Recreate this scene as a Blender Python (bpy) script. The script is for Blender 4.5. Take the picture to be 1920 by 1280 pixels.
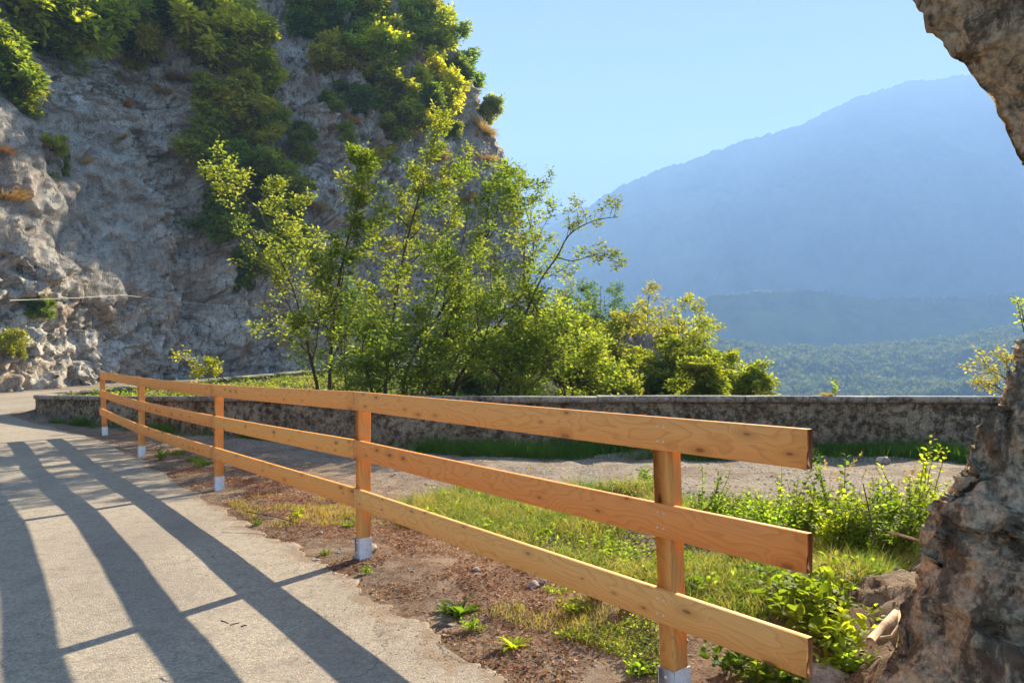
import bpy, math, random
import numpy as np
from mathutils import Vector, Matrix, Quaternion
from mathutils.bvhtree import BVHTree

for o in list(bpy.data.objects):
    bpy.data.objects.remove(o)
S = bpy.context.scene
COL = S.collection
R = math.radians

# ------------------------------------------------------------------ camera, sky, sun
F, YH, EYE = 1400.0, 695.0, 1.5           # focal length in photo pixels, horizon row, eye height
SUN_AZ, SUN_EL = R(34.0), R(28.8)
cam = bpy.data.cameras.new('camera')
cam.sensor_width = 36
cam.lens = F / 1920 * 36
cam.shift_y = (YH - 640) / 1920
cam.clip_start = 0.05
cam.clip_end = 12000
camo = bpy.data.objects.new('camera', cam)
COL.objects.link(camo)
camo.location = (0, 0, EYE)
camo.rotation_euler = (R(90), 0, 0)
S.camera = camo

w = bpy.data.worlds.new('World')
S.world = w
w.use_nodes = True
wn = w.node_tree
wn.nodes.clear()
sky = wn.nodes.new('ShaderNodeTexSky')
sky.sky_type = 'NISHITA'
sky.sun_disc = False
sky.sun_elevation = SUN_EL
sky.sun_rotation = SUN_AZ
sky.altitude = 1200
sky.air_density = 0.28
sky.dust_density = 0.0
sky.ozone_density = 1.2
bg = wn.nodes.new('ShaderNodeBackground')
bg.inputs['Strength'].default_value = 0.055
wo = wn.nodes.new('ShaderNodeOutputWorld')
wb = wn.nodes.new('ShaderNodeMix')
wb.data_type = 'RGBA'
wb.blend_type = 'MULTIPLY'
wb.inputs[0].default_value = 1
wb.inputs[7].default_value = (1.0, .70, .58, 1)
wn.links.new(sky.outputs[0], wb.inputs[6])
wn.links.new(wb.outputs[2], bg.inputs[0])
wn.links.new(bg.outputs[0], wo.inputs[0])

sl = bpy.data.lights.new('sun', 'SUN')
sl.energy = 5.0
sl.angle = R(0.5)
sl.color = (1.0, 0.86, 0.64)
slo = bpy.data.objects.new('sun', sl)
COL.objects.link(slo)
sv = Vector((math.sin(SUN_AZ) * math.cos(SUN_EL), math.cos(SUN_AZ) * math.cos(SUN_EL), math.sin(SUN_EL)))
slo.rotation_euler = sv.to_track_quat('Z', 'Y').to_euler()
slo.location = sv * 60

S.view_settings.view_transform = 'Standard'
S.view_settings.look = 'None'
S.view_settings.gamma = 1
S.view_settings.exposure = 2.62
S.cycles.use_denoising = True
S.cycles.max_bounces = 8
S.cycles.diffuse_bounces = 4
S.cycles.glossy_bounces = 2
S.cycles.transmission_bounces = 4
S.cycles.transparent_max_bounces = 8
S.cycles.volume_bounces = 2
S.cycles.caustics_reflective = False
S.cycles.caustics_refractive = False

# ------------------------------------------------------------------ noise
def _hash(i, j, k, s):
    h = (i.astype(np.int64) * 374761393 + j.astype(np.int64) * 668265263 + k.astype(np.int64) * 2147483647 + s * 144665) & 0xFFFFFFFF
    h = ((h ^ (h >> 13)) * 1274126177) & 0xFFFFFFFF
    h = (h ^ (h >> 16))
    h = (h * 2246822519) & 0xFFFFFFFF
    return ((h ^ (h >> 15)) & 0xFFFFFF) / 16777216.0

def noise(p, s=0):
    """value noise -1..1, p is (...,3)"""
    f = np.floor(p)
    t = p - f
    t = t * t * t * (t * (t * 6 - 15) + 10)
    i, j, k = f[..., 0], f[..., 1], f[..., 2]
    r = 0
    for a in (0, 1):
        wa = t[..., 0] if a else 1 - t[..., 0]
        for b in (0, 1):
            wb = t[..., 1] if b else 1 - t[..., 1]
            for c in (0, 1):
                wc = t[..., 2] if c else 1 - t[..., 2]
                r = r + wa * wb * wc * _hash(i + a, j + b, k + c, s)
    return r * 2 - 1

def fbm(p, octv=4, s=0, gain=.5, ridge=False):
    r, a = 0, 1.0
    for o in range(octv):
        n = noise(p * (2.03 ** o) + o * 17.3, s + o)
        if ridge:
            n = 1 - 2 * np.abs(n)
        r = r + a * n
        a *= gain
    return r

def facets(u, v, size, s=0, tilt=.6):
    """piecewise tilted planes on a jittered grid: broken rock faces"""
    gu, gv = u / size, v / size
    fu, fv = np.floor(gu), np.floor(gv)
    best = np.full(u.shape, 1e9)
    val = np.zeros(u.shape)
    z0 = np.zeros(u.shape)
    for a in (-1, 0, 1):
        for b in (-1, 0, 1):
            ci, cj = fu + a, fv + b
            du = gu - (ci + _hash(ci, cj, z0, s))
            dv = gv - (cj + _hash(ci, cj, z0, s + 1))
            d = du * du + dv * dv
            h = (_hash(ci, cj, z0, s + 2) - .5) + tilt * ((_hash(ci, cj, z0, s + 3) - .5) * 2 * du + (_hash(ci, cj, z0, s + 4) - .5) * 2 * dv)
            m = d < best
            best = np.where(m, d, best)
            val = np.where(m, h, val)
    return val

def sstep(a, b, x):
    t = np.clip((x - a) / (b - a), 0, 1)
    return t * t * (3 - 2 * t)

def V3(*a):
    a = np.broadcast_arrays(*a)
    return np.stack(a, -1).astype(float)

# ------------------------------------------------------------------ mesh helpers
def mesh_np(name, verts, faces, mat=None, smooth=False, mats=None, midx=None):
    """faces: (M,3) or (M,4) array or a list of such arrays"""
    me = bpy.data.meshes.new(name)
    if not isinstance(faces, list):
        faces = [faces]
    faces = [f for f in faces if len(f)]
    verts = np.asarray(verts, dtype=np.float32).reshape(-1, 3)
    me.vertices.add(len(verts))
    me.vertices.foreach_set('co', verts.ravel())
    lv = np.concatenate([f.ravel() for f in faces]).astype(np.int32)
    cnt = np.concatenate([np.full(len(f), f.shape[1]) for f in faces]).astype(np.int32)
    st = np.concatenate([[0], np.cumsum(cnt)[:-1]]).astype(np.int32)
    me.loops.add(len(lv))
    me.loops.foreach_set('vertex_index', lv)
    me.polygons.add(len(cnt))
    me.polygons.foreach_set('loop_start', st)
    me.polygons.foreach_set('loop_total', cnt)
    if smooth:
        me.polygons.foreach_set('use_smooth', np.ones(len(cnt), dtype=bool))
    for m in (mats or ([mat] if mat else [])):
        me.materials.append(m)
    if midx is not None:
        me.polygons.foreach_set('material_index', np.asarray(midx, dtype=np.int32))
    me.update(calc_edges=True)
    me.validate()
    return me

def link(name, me, parent=None, loc=None, rot=None):
    o = bpy.data.objects.new(name, me)
    COL.objects.link(o)
    if parent:
        o.parent = parent
    if loc is not None:
        o.location = loc
    if rot is not None:
        o.rotation_euler = rot
    return o

def tag(o, label=None, cat=None, group=None, kind=None):
    if label: o['label'] = label
    if cat: o['category'] = cat
    if group: o['group'] = group
    if kind: o['kind'] = kind
    return o

def thing(name, label, cat, loc=(0, 0, 0), rz=0, group=None):
    o = bpy.data.objects.new(name, None)
    o.empty_display_size = .1
    COL.objects.link(o)
    o.location = loc
    o.rotation_euler = (0, 0, rz)
    return tag(o, label, cat, group)

def grid_faces(nu, nv, off=0):
    i = np.arange(nu - 1)[:, None] * nv + np.arange(nv - 1)[None, :]
    i = i.ravel() + off
    return np.stack([i, i + nv, i + nv + 1, i + 1], -1)

class MB:
    """collects boxes, tubes and leaves into one mesh"""
    def __init__(s):
        s.v, s.f3, s.f4, s.n = [], [], [], 0
    def add(s, v, f):
        v = np.asarray(v, float).reshape(-1, 3)
        f = np.asarray(f)
        (s.f3 if f.shape[1] == 3 else s.f4).append(f + s.n)
        s.v.append(v)
        s.n += len(v)
    def box(s, lo, hi, bev=0.0, M=None):
        (x0, y0, z0), (x1, y1, z1) = lo, hi
        if bev:
            b = bev
            me = []
            V = []
            for (x, sx) in ((x0, 1), (x1, -1)):
                for (y, sy) in ((y0, 1), (y1, -1)):
                    for (z, sz) in ((z0, 1), (z1, -1)):
                        V += [(x, y + sy * b, z + sz * b), (x + sx * b, y, z + sz * b), (x + sx * b, y + sy * b, z)]
            V = np.array(V)
            if M is not None: V = V @ M[0].T + M[1]
            I = lambda a, bb, c, k: ((a * 2 + bb) * 2 + c) * 3 + k
            q = []
            for a in (0, 1):
                f = [I(a, 0, 0, 0), I(a, 1, 0, 0), I(a, 1, 1, 0), I(a, 0, 1, 0)]
                q.append(f if a else f[::-1])
                f = [I(0, a, 0, 1), I(1, a, 0, 1), I(1, a, 1, 1), I(0, a, 1, 1)]
                q.append(f[::-1] if a else f)
                f = [I(0, 0, a, 2), I(1, 0, a, 2), I(1, 1, a, 2), I(0, 1, a, 2)]
                q.append(f if a else f[::-1])
            for a in (0, 1):
                for b_ in (0, 1):
                    q.append([I(a, b_, 0, 0), I(a, b_, 0, 1), I(a, b_, 1, 1), I(a, b_, 1, 0)])
                    q.append([I(a, 0, b_, 0), I(a, 0, b_, 2), I(a, 1, b_, 2), I(a, 1, b_, 0)])
                    q.append([I(0, a, b_, 1), I(0, a, b_, 2), I(1, a, b_, 2), I(1, a, b_, 1)])
            t = [[I(a, b_, c, 0), I(a, b_, c, 1), I(a, b_, c, 2)] for a in (0, 1) for b_ in (0, 1) for c in (0, 1)]
            n0 = s.n
            s.add(V, np.array(q))
            s.f3.append(np.array(t) + n0)
        else:
            V = np.array([(x, y, z) for x in (x0, x1) for y in (y0, y1) for z in (z0, z1)], float)
            if M is not None: V = V @ M[0].T + M[1]
            s.add(V, np.array([[0, 1, 3, 2], [4, 6, 7, 5], [0, 4, 5, 1], [2, 3, 7, 6], [0, 2, 6, 4], [1, 5, 7, 3]]))
    def tube(s, P, rad, k=6, cap=False):
        P = np.asarray(P, float)
        n = len(P)
        rad = np.broadcast_to(np.asarray(rad, float), (n,))
        T = np.gradient(P, axis=0)
        T /= np.linalg.norm(T, axis=1)[:, None] + 1e-9
        ref = np.array([0, 0, 1.]) if abs(T[0][2]) < .9 else np.array([1., 0, 0])
        A = np.cross(T, ref); A /= np.linalg.norm(A, axis=1)[:, None] + 1e-9
        B = np.cross(T, A)
        an = np.arange(k) / k * 2 * math.pi
        V = P[:, None] + rad[:, None, None] * (A[:, None] * np.cos(an)[None, :, None] + B[:, None] * np.sin(an)[None, :, None])
        i = np.arange(n - 1)[:, None] * k + np.arange(k)[None]
        j = np.arange(n - 1)[:, None] * k + (np.arange(k)[None] + 1) % k
        s.add(V.reshape(-1, 3), np.stack([i, j, j + k, i + k], -1).reshape(-1, 4))
        if cap:
            b = s.n - n * k
            for e in (0, (n - 1) * k):
                s.f3.append(np.array([[b + e, b + e + q, b + e + q + 1] for q in range(1, k - 1)]))
    def leaves(s, pos, d, up, L, W, kind='rhomb'):
        """leaf blades: pos base, d axis, up normal"""
        pos, d, up = (np.asarray(a, float) for a in (pos, d, up))
        n = len(pos)
        if n == 0: return
        L = np.broadcast_to(np.asarray(L, float), (n,))[:, None]
        W = np.broadcast_to(np.asarray(W, float), (n,))[:, None]
        d = d / (np.linalg.norm(d, axis=1)[:, None] + 1e-9)
        sd = np.cross(d, up); sd /= np.linalg.norm(sd, axis=1)[:, None] + 1e-9
        up = np.cross(sd, d)
        if kind == 'rhomb':
            V = np.stack([pos, pos + d * L * .5 + sd * W * .5 + up * W * .18, pos + d * L, pos + d * L * .5 - sd * W * .5 + up * W * .18], 1)
            b = np.arange(n)[:, None] * 4
            s.add(V.reshape(-1, 3), np.concatenate([b + [0, 1, 2], b + [0, 2, 3]]))
        else:
            mid = lambda t, h: pos + d * L * t + up * L * h
            V = np.stack([pos, mid(.3, .05) , mid(.65, .04), mid(1, -.12),
                          mid(.28, .05) + sd * W * .48 + up * W * .14, mid(.65, .02) + sd * W * .36 + up * W * .12,
                          mid(.28, .05) - sd * W * .48 + up * W * .14, mid(.65, .02) - sd * W * .36 + up * W * .12], 1)
            b = np.arange(n)[:, None] * 8
            n0 = s.n
            s.add(V.reshape(-1, 3), np.concatenate([b + [0, 4, 1], b + [0, 1, 6], b + [2, 5, 3], b + [2, 3, 7]]))
            s.f4.append(np.concatenate([b + [1, 4, 5, 2], b + [1, 2, 7, 6]]) + n0)
    def mesh(s, name, mat, smooth=False):
        fs = []
        if s.f4: fs.append(np.concatenate(s.f4))
        if s.f3: fs.append(np.concatenate(s.f3))
        return mesh_np(name, np.concatenate(s.v), fs, mat, smooth)
    def build(s, name, mat, parent=None, smooth=False):
        return link(name, s.mesh(name, mat, smooth), parent)

# ------------------------------------------------------------------ materials
class NT:
    def __init__(s, name, disp=False):
        s.m = bpy.data.materials.new(name)
        s.m.use_nodes = True
        s.t = s.m.node_tree
        s.t.nodes.clear()
        s.out = s.t.nodes.new('ShaderNodeOutputMaterial')
        s.tc = s.t.nodes.new('ShaderNodeTexCoord')
        s.geo = s.t.nodes.new('ShaderNodeNewGeometry')
    def n(s, typ, ins=None, **kw):
        nd = s.t.nodes.new('ShaderNode' + typ)
        for k, v in kw.items(): setattr(nd, k, v)
        for k, v in (ins or {}).items(): s.set(nd.inputs[k], v)
        return nd
    def set(s, inp, v):
        if hasattr(v, 'is_output') or isinstance(v, bpy.types.NodeSocket): s.t.links.new(v, inp)
        elif isinstance(v, bpy.types.Node): s.t.links.new(v.outputs[0], inp)
        else:
            if isinstance(v, tuple) and len(v) == 3 and inp.type == 'RGBA': v = v + (1,)
            inp.default_value = v
    def math(s, op, a, b=0.0, c=0.0, clamp=False):
        nd = s.n('Math', {0: a, 1: b, 2: c}, operation=op); nd.use_clamp = clamp
        return nd.outputs[0]
    def mapping(s, co, scale=(1, 1, 1), loc=(0, 0, 0), rot=(0, 0, 0)):
        return s.n('Mapping', {'Vector': co, 'Scale': scale, 'Location': loc, 'Rotation': rot}).outputs[0]
    def noise(s, co, scale, detail=4, rough=.55, dist=0, out=0):
        return s.n('TexNoise', {'Vector': co, 'Scale': scale, 'Detail': detail, 'Roughness': rough, 'Distortion': dist}).outputs[out]
    def voro(s, co, scale, feature='F1', out=0, rnd=1):
        return s.n('TexVoronoi', {'Vector': co, 'Scale': scale, 'Randomness': rnd}, feature=feature).outputs[out]
    def ramp(s, f, stops, interp='LINEAR'):
        nd = s.n('ValToRGB', {0: f})
        e = nd.color_ramp.elements
        nd.color_ramp.interpolation = interp
        while len(e) < len(stops): e.new(.5)
        for k, (p, c) in enumerate(stops):
            e[k].position = p
            e[k].color = (c if isinstance(c, tuple) else (c, c, c)) + (1,)
        return nd.outputs[0]
    def mix(s, f, a, b, typ='MIX'):
        nd = s.n('Mix', data_type='RGBA', blend_type=typ)
        s.set(nd.inputs[0], f); s.set(nd.inputs[6], a); s.set(nd.inputs[7], b)
        return nd.outputs[2]
    def bump(s, h, strength=.5, dist=.02, normal=None):
        d = {'Height': h, 'Strength': strength, 'Distance': dist}
        if normal is not None: d['Normal'] = normal
        return s.n('Bump', d).outputs[0]
    def pbsdf(s, col, rough=.8, normal=None, spec=.3, **kw):
        d = {'Base Color': col, 'Roughness': rough, 'Specular IOR Level': spec}
        if normal is not None: d['Normal'] = normal
        d.update(kw)
        nd = s.n('BsdfPrincipled', d)
        s.t.links.new(nd.outputs[0], s.out.inputs[0])
        return nd

def leaf_mat(name, c1, c2, c3, trans=.45, var_scale=.8, fine=9.0, rough=.65):
    t = NT(name)
    oi = t.n('ObjectInfo')
    co = t.geo.outputs['Position']
    big = t.noise(co, var_scale, 2)
    sm = t.noise(co, fine, 2, .7)
    f = t.math('ADD', t.math('MULTIPLY', big, .9), t.math('MULTIPLY', sm, .9))
    f = t.math('ADD', f, t.math('MULTIPLY', t.math('SUBTRACT', oi.outputs['Random'], .5), .45))
    col = t.ramp(f, [(.55, c1), (.9, c2), (1.0 if False else .999, c3)])
    tint = t.mix(1.0, col, oi.outputs['Color'], 'MULTIPLY')
    pr = t.n('BsdfPrincipled', {'Base Color': tint, 'Roughness': rough, 'Specular IOR Level': .12})
    tcol = t.mix(1.0, tint, (1.65, 1.7, .85), 'MULTIPLY')
    tr = t.n('BsdfTranslucent', {'Color': tcol})
    mx = t.n('MixShader', {0: trans, 1: pr.outputs[0], 2: tr.outputs[0]})
    t.t.links.new(mx.outputs[0], t.out.inputs[0])
    return t.m

def plain(name, col, rough=.8, metallic=0.0, nscale=20, var=.25, bump=.2, bd=.005):
    t = NT(name)
    n = t.noise(t.tc.outputs['Object'], nscale, 5, .65)
    c = t.mix(t.ramp(n, [(.3, 0.0), (.7, 1.0)]), tuple(x * (1 - var) for x in col), tuple(min(1, x * (1 + var)) for x in col))
    t.pbsdf(c, rough, t.bump(n, bump, bd), Metallic=metallic)
    return t.m

def wood_mat(name, base=(.95, .455, .14), dark=(.50, .16, .035)):
    t = NT(name)
    oi = t.n('ObjectInfo')
    off = t.n('CombineXYZ', {0: t.math('MULTIPLY', oi.outputs['Random'], 37.0), 1: t.math('MULTIPLY', oi.outputs['Random'], 9.0), 2: t.math('MULTIPLY', oi.outputs['Random'], 17.0)}).outputs[0]
    co = t.n('VectorMath', {0: t.tc.outputs['Object'], 1: off}, operation='ADD').outputs[0]
    sep = t.n('SeparateXYZ', {0: co})
    # knots: one per voronoi cell, cells long along the board
    kco = t.mapping(t.n('CombineXYZ', {0: sep.outputs[0], 1: t.math('ADD', sep.outputs[2], t.math('MULTIPLY', sep.outputs[1], .3)), 2: 0.0}).outputs[0], (4.2, 11.0, 1))
    wob = t.noise(t.mapping(co, (9, 9, 22)), 1.0, 2)
    vd = t.n('TexVoronoi', {'Vector': kco, 'Scale': 1.0}, voronoi_dimensions='2D')
    vs = t.n('SeparateColor', {0: vd.outputs[1]})
    kd = t.math('ADD', t.math('ADD', t.math('MULTIPLY', vd.outputs[0], t.math('ADD', .55, t.math('MULTIPLY', vs.outputs[1], 1.6))), t.math('MULTIPLY', t.math('GREATER_THAN', vs.outputs[0], .36), .5)), t.math('MULTIPLY', t.math('SUBTRACT', wob, .5), .10))
    kcore = t.ramp(kd, [(.06, 1.0), (.12, 0.0)])
    khalo = t.ramp(kd, [(.08, 1.0), (.36, 0.0)])
    warp = t.ramp(kd, [(.0, 1.0), (.5, 0.0)], 'EASE')
    # flat-sawn figure
    big = t.noise(t.mapping(co, (.9, 1, 3.2)), 1.0, 3, .5)
    v = t.math('ADD', t.math('MULTIPLY', sep.outputs[2], 9.0), t.math('MULTIPLY', big, 9.0))
    v = t.math('ADD', v, t.math('MULTIPLY', sep.outputs[1], 14.0))
    v = t.math('ADD', v, t.math('MULTIPLY', warp, 1.6))
    fr = t.math('FRACT', t.math('MULTIPLY', v, 2.6))
    ring = t.ramp(fr, [(0.0, 0.0), (.62, .25), (.9, 1.0), (1.0, 0.0)])
    fib = t.noise(t.mapping(co, (6, 160, 160)), 1.0, 3, .6)
    tone = t.noise(t.mapping(co, (.7, 2, 4)), 1.0, 2)
    c = t.mix(t.math('MULTIPLY', ring, .42), base, dark)
    c = t.mix(t.math('MULTIPLY', t.ramp(fib, [(.35, 0.0), (.75, 1.0)]), .22), c, (.40, .18, .06))
    c = t.mix(t.math('MULTIPLY', tone, .35), c, (.95, .38, .115))
    c = t.mix(t.math('MULTIPLY', khalo, .45), c, (.50, .18, .05))
    c = t.mix(t.math('MULTIPLY', kcore, t.math('ADD', .35, t.math('MULTIPLY', vs.outputs[2], .55))), c, (.17, .05, .015))
    c = t.mix(1.0, c, oi.outputs['Color'], 'MULTIPLY')
    h = t.math('ADD', t.math('MULTIPLY', ring, .3), t.math('MULTIPLY', fib, .6))
    t.pbsdf(c, .62, t.bump(h, .25, .002), .25)
    return t.m

def rock_mat(name, stops, warm, warmth=.5, scale=1.0, bump=.8, dirty=None, spec=.1, ridged=.35, streak=.0, bd=.25, wp=1.0, pits=0.0):
    t = NT(name)
    co = t.mapping(t.geo.outputs['Position'], (scale, scale, scale))
    n1 = t.noise(co, .55, 7, .66, .4 * wp)
    n2 = t.noise(co, 3.0, 9, .72, .6 * wp)
    n3 = t.noise(co, 14.0, 5, .65)
    stk = t.noise(t.mapping(co, (1.6, 1.6, .35), rot=(.35, -.75, 0)), 2.2, 7, .7, .3)
    rg_ = t.n('TexNoise', {'Vector': t.mapping(co, (1, 1, .55), rot=(.5, -.6, 0)), 'Scale': 1.5, 'Detail': 9, 'Roughness': .62, 'Lacunarity': 2.1, 'Distortion': .3}, noise_type='RIDGED_MULTIFRACTAL').outputs[0]
    cr = t.voro(t.n('VectorMath', {0: co, 1: t.n('VectorMath', {0: t.noise(co, 1.7, 3, out=1), 1: (.8, .8, .8)}, operation='MULTIPLY').outputs[0]}, operation='ADD').outputs[0], 1.6, 'DISTANCE_TO_EDGE')
    crack = t.ramp(cr, [(.0, 0.0), (.05, 1.0)])
    f = t.math('ADD', t.math('MULTIPLY', n1, .42), t.math('ADD', t.math('MULTIPLY', n2, .28), t.math('MULTIPLY', stk, .30)))
    c = t.ramp(f, stops)
    c = t.mix(t.math('MULTIPLY', t.ramp(stk, [(.36, 1.0), (.43, 0.0)]), streak), c, (.05, .045, .04))
    wm = t.ramp(t.noise(co, .33, 5, .6, .8), [(.47, 0.0), (.60, 1.0)])
    c = t.mix(t.math('MULTIPLY', wm, warmth), c, warm)
    c = t.mix(t.math('MULTIPLY', t.math('SUBTRACT', 1.0, crack), .35), c, (.06, .05, .045))
    c = t.mix(t.math('MULTIPLY', t.ramp(n3, [(.38, 1.0), (.6, 0.0)]), .55), c, (.07, .06, .05))
    if dirty is not None:
        dm = t.ramp(t.noise(t.mapping(co, (1.4, 1.4, .5)), 1.6, 8, .74, 1.2 * wp), [(.50, 0.0), (.57, 1.0)])
        c = t.mix(t.math('MULTIPLY', dm, .8), c, dirty)
    h = t.math('ADD', t.math('MULTIPLY', n2, .7), t.math('MULTIPLY', n3, .35))
    h = t.math('ADD', h, t.math('MULTIPLY', crack, .12))
    h = t.math('ADD', h, t.math('MULTIPLY', rg_, ridged))
    h = t.math('ADD', h, t.math('MULTIPLY', t.noise(co, 45.0, 4, .7), .12))
    if pits:
        pv_ = t.voro(t.n('VectorMath', {0: t.mapping(co, (1, 1, .6)), 1: t.n('VectorMath', {0: t.noise(co, 6.0, 3, out=1), 1: (.25, .25, .25)}, operation='MULTIPLY').outputs[0]}, operation='ADD').outputs[0], 4.5)
        pm = t.ramp(pv_, [(.12, 1.0), (.30, 0.0)])
        pk = t.math('MULTIPLY', pm, t.ramp(n2, [(.45, 1.0), (.56, 0.0)]))
        c = t.mix(t.math('MULTIPLY', pk, pits), c, (.05, .038, .026))
        h = t.math('SUBTRACT', h, t.math('MULTIPLY', pm, .35))
    t.pbsdf(c, .9, t.bump(h, bump, bd / scale), spec)
    return t.m

M = {}
M['wood'] = wood_mat('larch_wood')
M['end_grain_shade_dark'] = wood_mat('dark_shaded_end_grain', (.16, .05, .03), (.07, .02, .012))  # upper rail ends: treated end grain, with their shade put into the colour
M['end_grain_shade'] = wood_mat('brown_shaded_end_grain', (.42, .17, .08), (.25, .08, .03))  # lowest rail ends: same mix of grain and painted shade, less dark
M['steel'] = plain('galvanised_steel', (.78, .77, .73), .6, 0, 60, .15, .1)
M['cliff'] = rock_mat('limestone_cliff', [(.36, (.08, .07, .055)), (.44, (.33, .30, .25)), (.53, (.58, .54, .46)), (.64, (.80, .76, .66))], (.42, .26, .14), .5, 1.0, 1.0, streak=.8, bd=.11)
M['arch'] = rock_mat('tunnel_rock', [(.32, (.20, .16, .10)), (.44, (.50, .42, .27)), (.55, (.70, .60, .41)), (.68, (.86, .76, .55))], (.56, .44, .25), .3, 2.6, .8, dirty=(.085, .066, .046), ridged=.10, spec=.04, wp=.15, pits=.8)
M['stone'] = rock_mat('pale_stone', [(.30, (.25, .23, .2)), (.5, (.42, .39, .35)), (.7, (.6, .57, .52))], (.42, .33, .24), .3, 9.0, .5)

def wall_mat():
    t = NT('old_masonry')
    co = t.geo.outputs['Position']
    n1 = t.noise(co, 1.3, 6, .7, .5)
    n2 = t.noise(co, 9.0, 6, .75)
    v = t.voro(co, 9.0, 'F1', 1)
    ve = t.voro(t.n('VectorMath', {0: co, 1: t.noise(co, 6.0, 2, out=1)}, operation='ADD').outputs[0], 7.0, 'DISTANCE_TO_EDGE')
    c = t.ramp(t.math('ADD', t.math('MULTIPLY', n1, .5), t.math('MULTIPLY', n2, .5)), [(.38, (.04, .03, .02)), (.45, (.20, .15, .09)), (.53, (.44, .35, .23)), (.66, (.62, .54, .39))])
    sx = t.n('SeparateColor', {0: v})
    c = t.mix(t.math('MULTIPLY', t.ramp(sx.outputs[0], [(.8, 0.0), (.85, 1.0)]), .5), c, (.42, .37, .29))
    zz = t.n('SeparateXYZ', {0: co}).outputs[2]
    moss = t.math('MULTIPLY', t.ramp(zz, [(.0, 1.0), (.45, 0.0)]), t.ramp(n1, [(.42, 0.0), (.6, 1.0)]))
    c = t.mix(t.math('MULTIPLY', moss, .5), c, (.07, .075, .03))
    h = t.math('ADD', n2, t.math('MULTIPLY', t.ramp(ve, [(.0, 0.0), (.1, 1.0)]), .4))
    c = t.mix(t.ramp(t.noise(co, 4.5, 7, .75), [(.42, .75), (.52, 0.0)]), c, (.09, .07, .047))
    t.pbsdf(c, .95, t.bump(h, 1.0, .06), .05)
    return t.m
M['wall'] = wall_mat()

def coping_mat():
    t = NT('weathered_coping')
    co = t.geo.outputs['Position']
    n1 = t.noise(co, 2.5, 6, .7); n2 = t.noise(co, 18.0, 5, .7)
    c = t.ramp(t.math('ADD', t.math('MULTIPLY', n1, .5), t.math('MULTIPLY', n2, .5)), [(.40, (.06, .05, .038)), (.5, (.25, .22, .18)), (.64, (.45, .42, .36))])
    t.pbsdf(c, .9, t.bump(n2, .5, .015), .2)
    return t.m
M['coping'] = coping_mat()

def road_mat():
    t = NT('old_asphalt')
    co = t.geo.outputs['Position']
    ag = t.voro(co, 75.0, 'F1', 1)
    agd = t.voro(co, 75.0)
    n1 = t.noise(co, .45, 5, .6, .5); n2 = t.noise(co, 7.0, 5, .7); n3 = t.noise(co, 160.0, 2, .6)
    g = t.n('SeparateColor', {0: ag})
    c = t.mix(g.outputs[0], (.27, .235, .18), (.52, .45, .345))
    c = t.mix(t.ramp(n1, [(.35, 0.0), (.65, .55)]), c, (.29, .235, .195))
    c = t.mix(t.math('MULTIPLY', t.ramp(n2, [(.3, 1.0), (.5, 0.0)]), .45), c, (.15, .14, .125))
    c = t.mix(t.math('MULTIPLY', t.ramp(n3, [(.33, 1.0), (.5, 0.0)]), .5), c, (.11, .10, .09))
    spots = t.ramp(t.noise(co, 2.3, 3, .6), [(.68, 0.0), (.72, 1.0)])
    c = t.mix(t.math('MULTIPLY', spots, .35), c, (.46, .44, .41))
    cr = t.voro(t.n('VectorMath', {0: co, 1: t.n('VectorMath', {0: t.noise(co, 1.1, 4, out=1), 1: (1.6, 1.6, 1.6)}, operation='MULTIPLY').outputs[0]}, operation='ADD').outputs[0], .35, 'DISTANCE_TO_EDGE')
    c = t.mix(t.math('MULTIPLY', t.ramp(cr, [(.0, 1.0), (.004, 0.0)]), .5), c, (.07, .06, .055))
    ed = t.n('Attribute', attribute_name='edge').outputs['Fac']
    dm = t.math('SUBTRACT', t.math('MULTIPLY', t.noise(co, 3.5, 5, .75, .6), 1.1), t.math('MULTIPLY', ed, .75))
    c = t.mix(t.ramp(dm, [(.40, 0.0), (.56, .85)]), c, t.mix(n2, (.13, .085, .055), (.34, .25, .17)))
    tyre = t.ramp(t.noise(t.mapping(co, (.5, .12, 1), rot=(0, 0, -.6)), 2.0, 3, .6), [(.5, 0.0), (.62, .22)])
    c = t.mix(tyre, c, (.16, .14, .12))
    h = t.math('ADD', t.math('MULTIPLY', agd, -.6), t.math('ADD', t.math('MULTIPLY', n3, .8), t.math('MULTIPLY', n2, .6)))
    t.pbsdf(c, .88, t.bump(h, .6, .009), .2)
    return t.m
M['road'] = road_mat()

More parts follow.
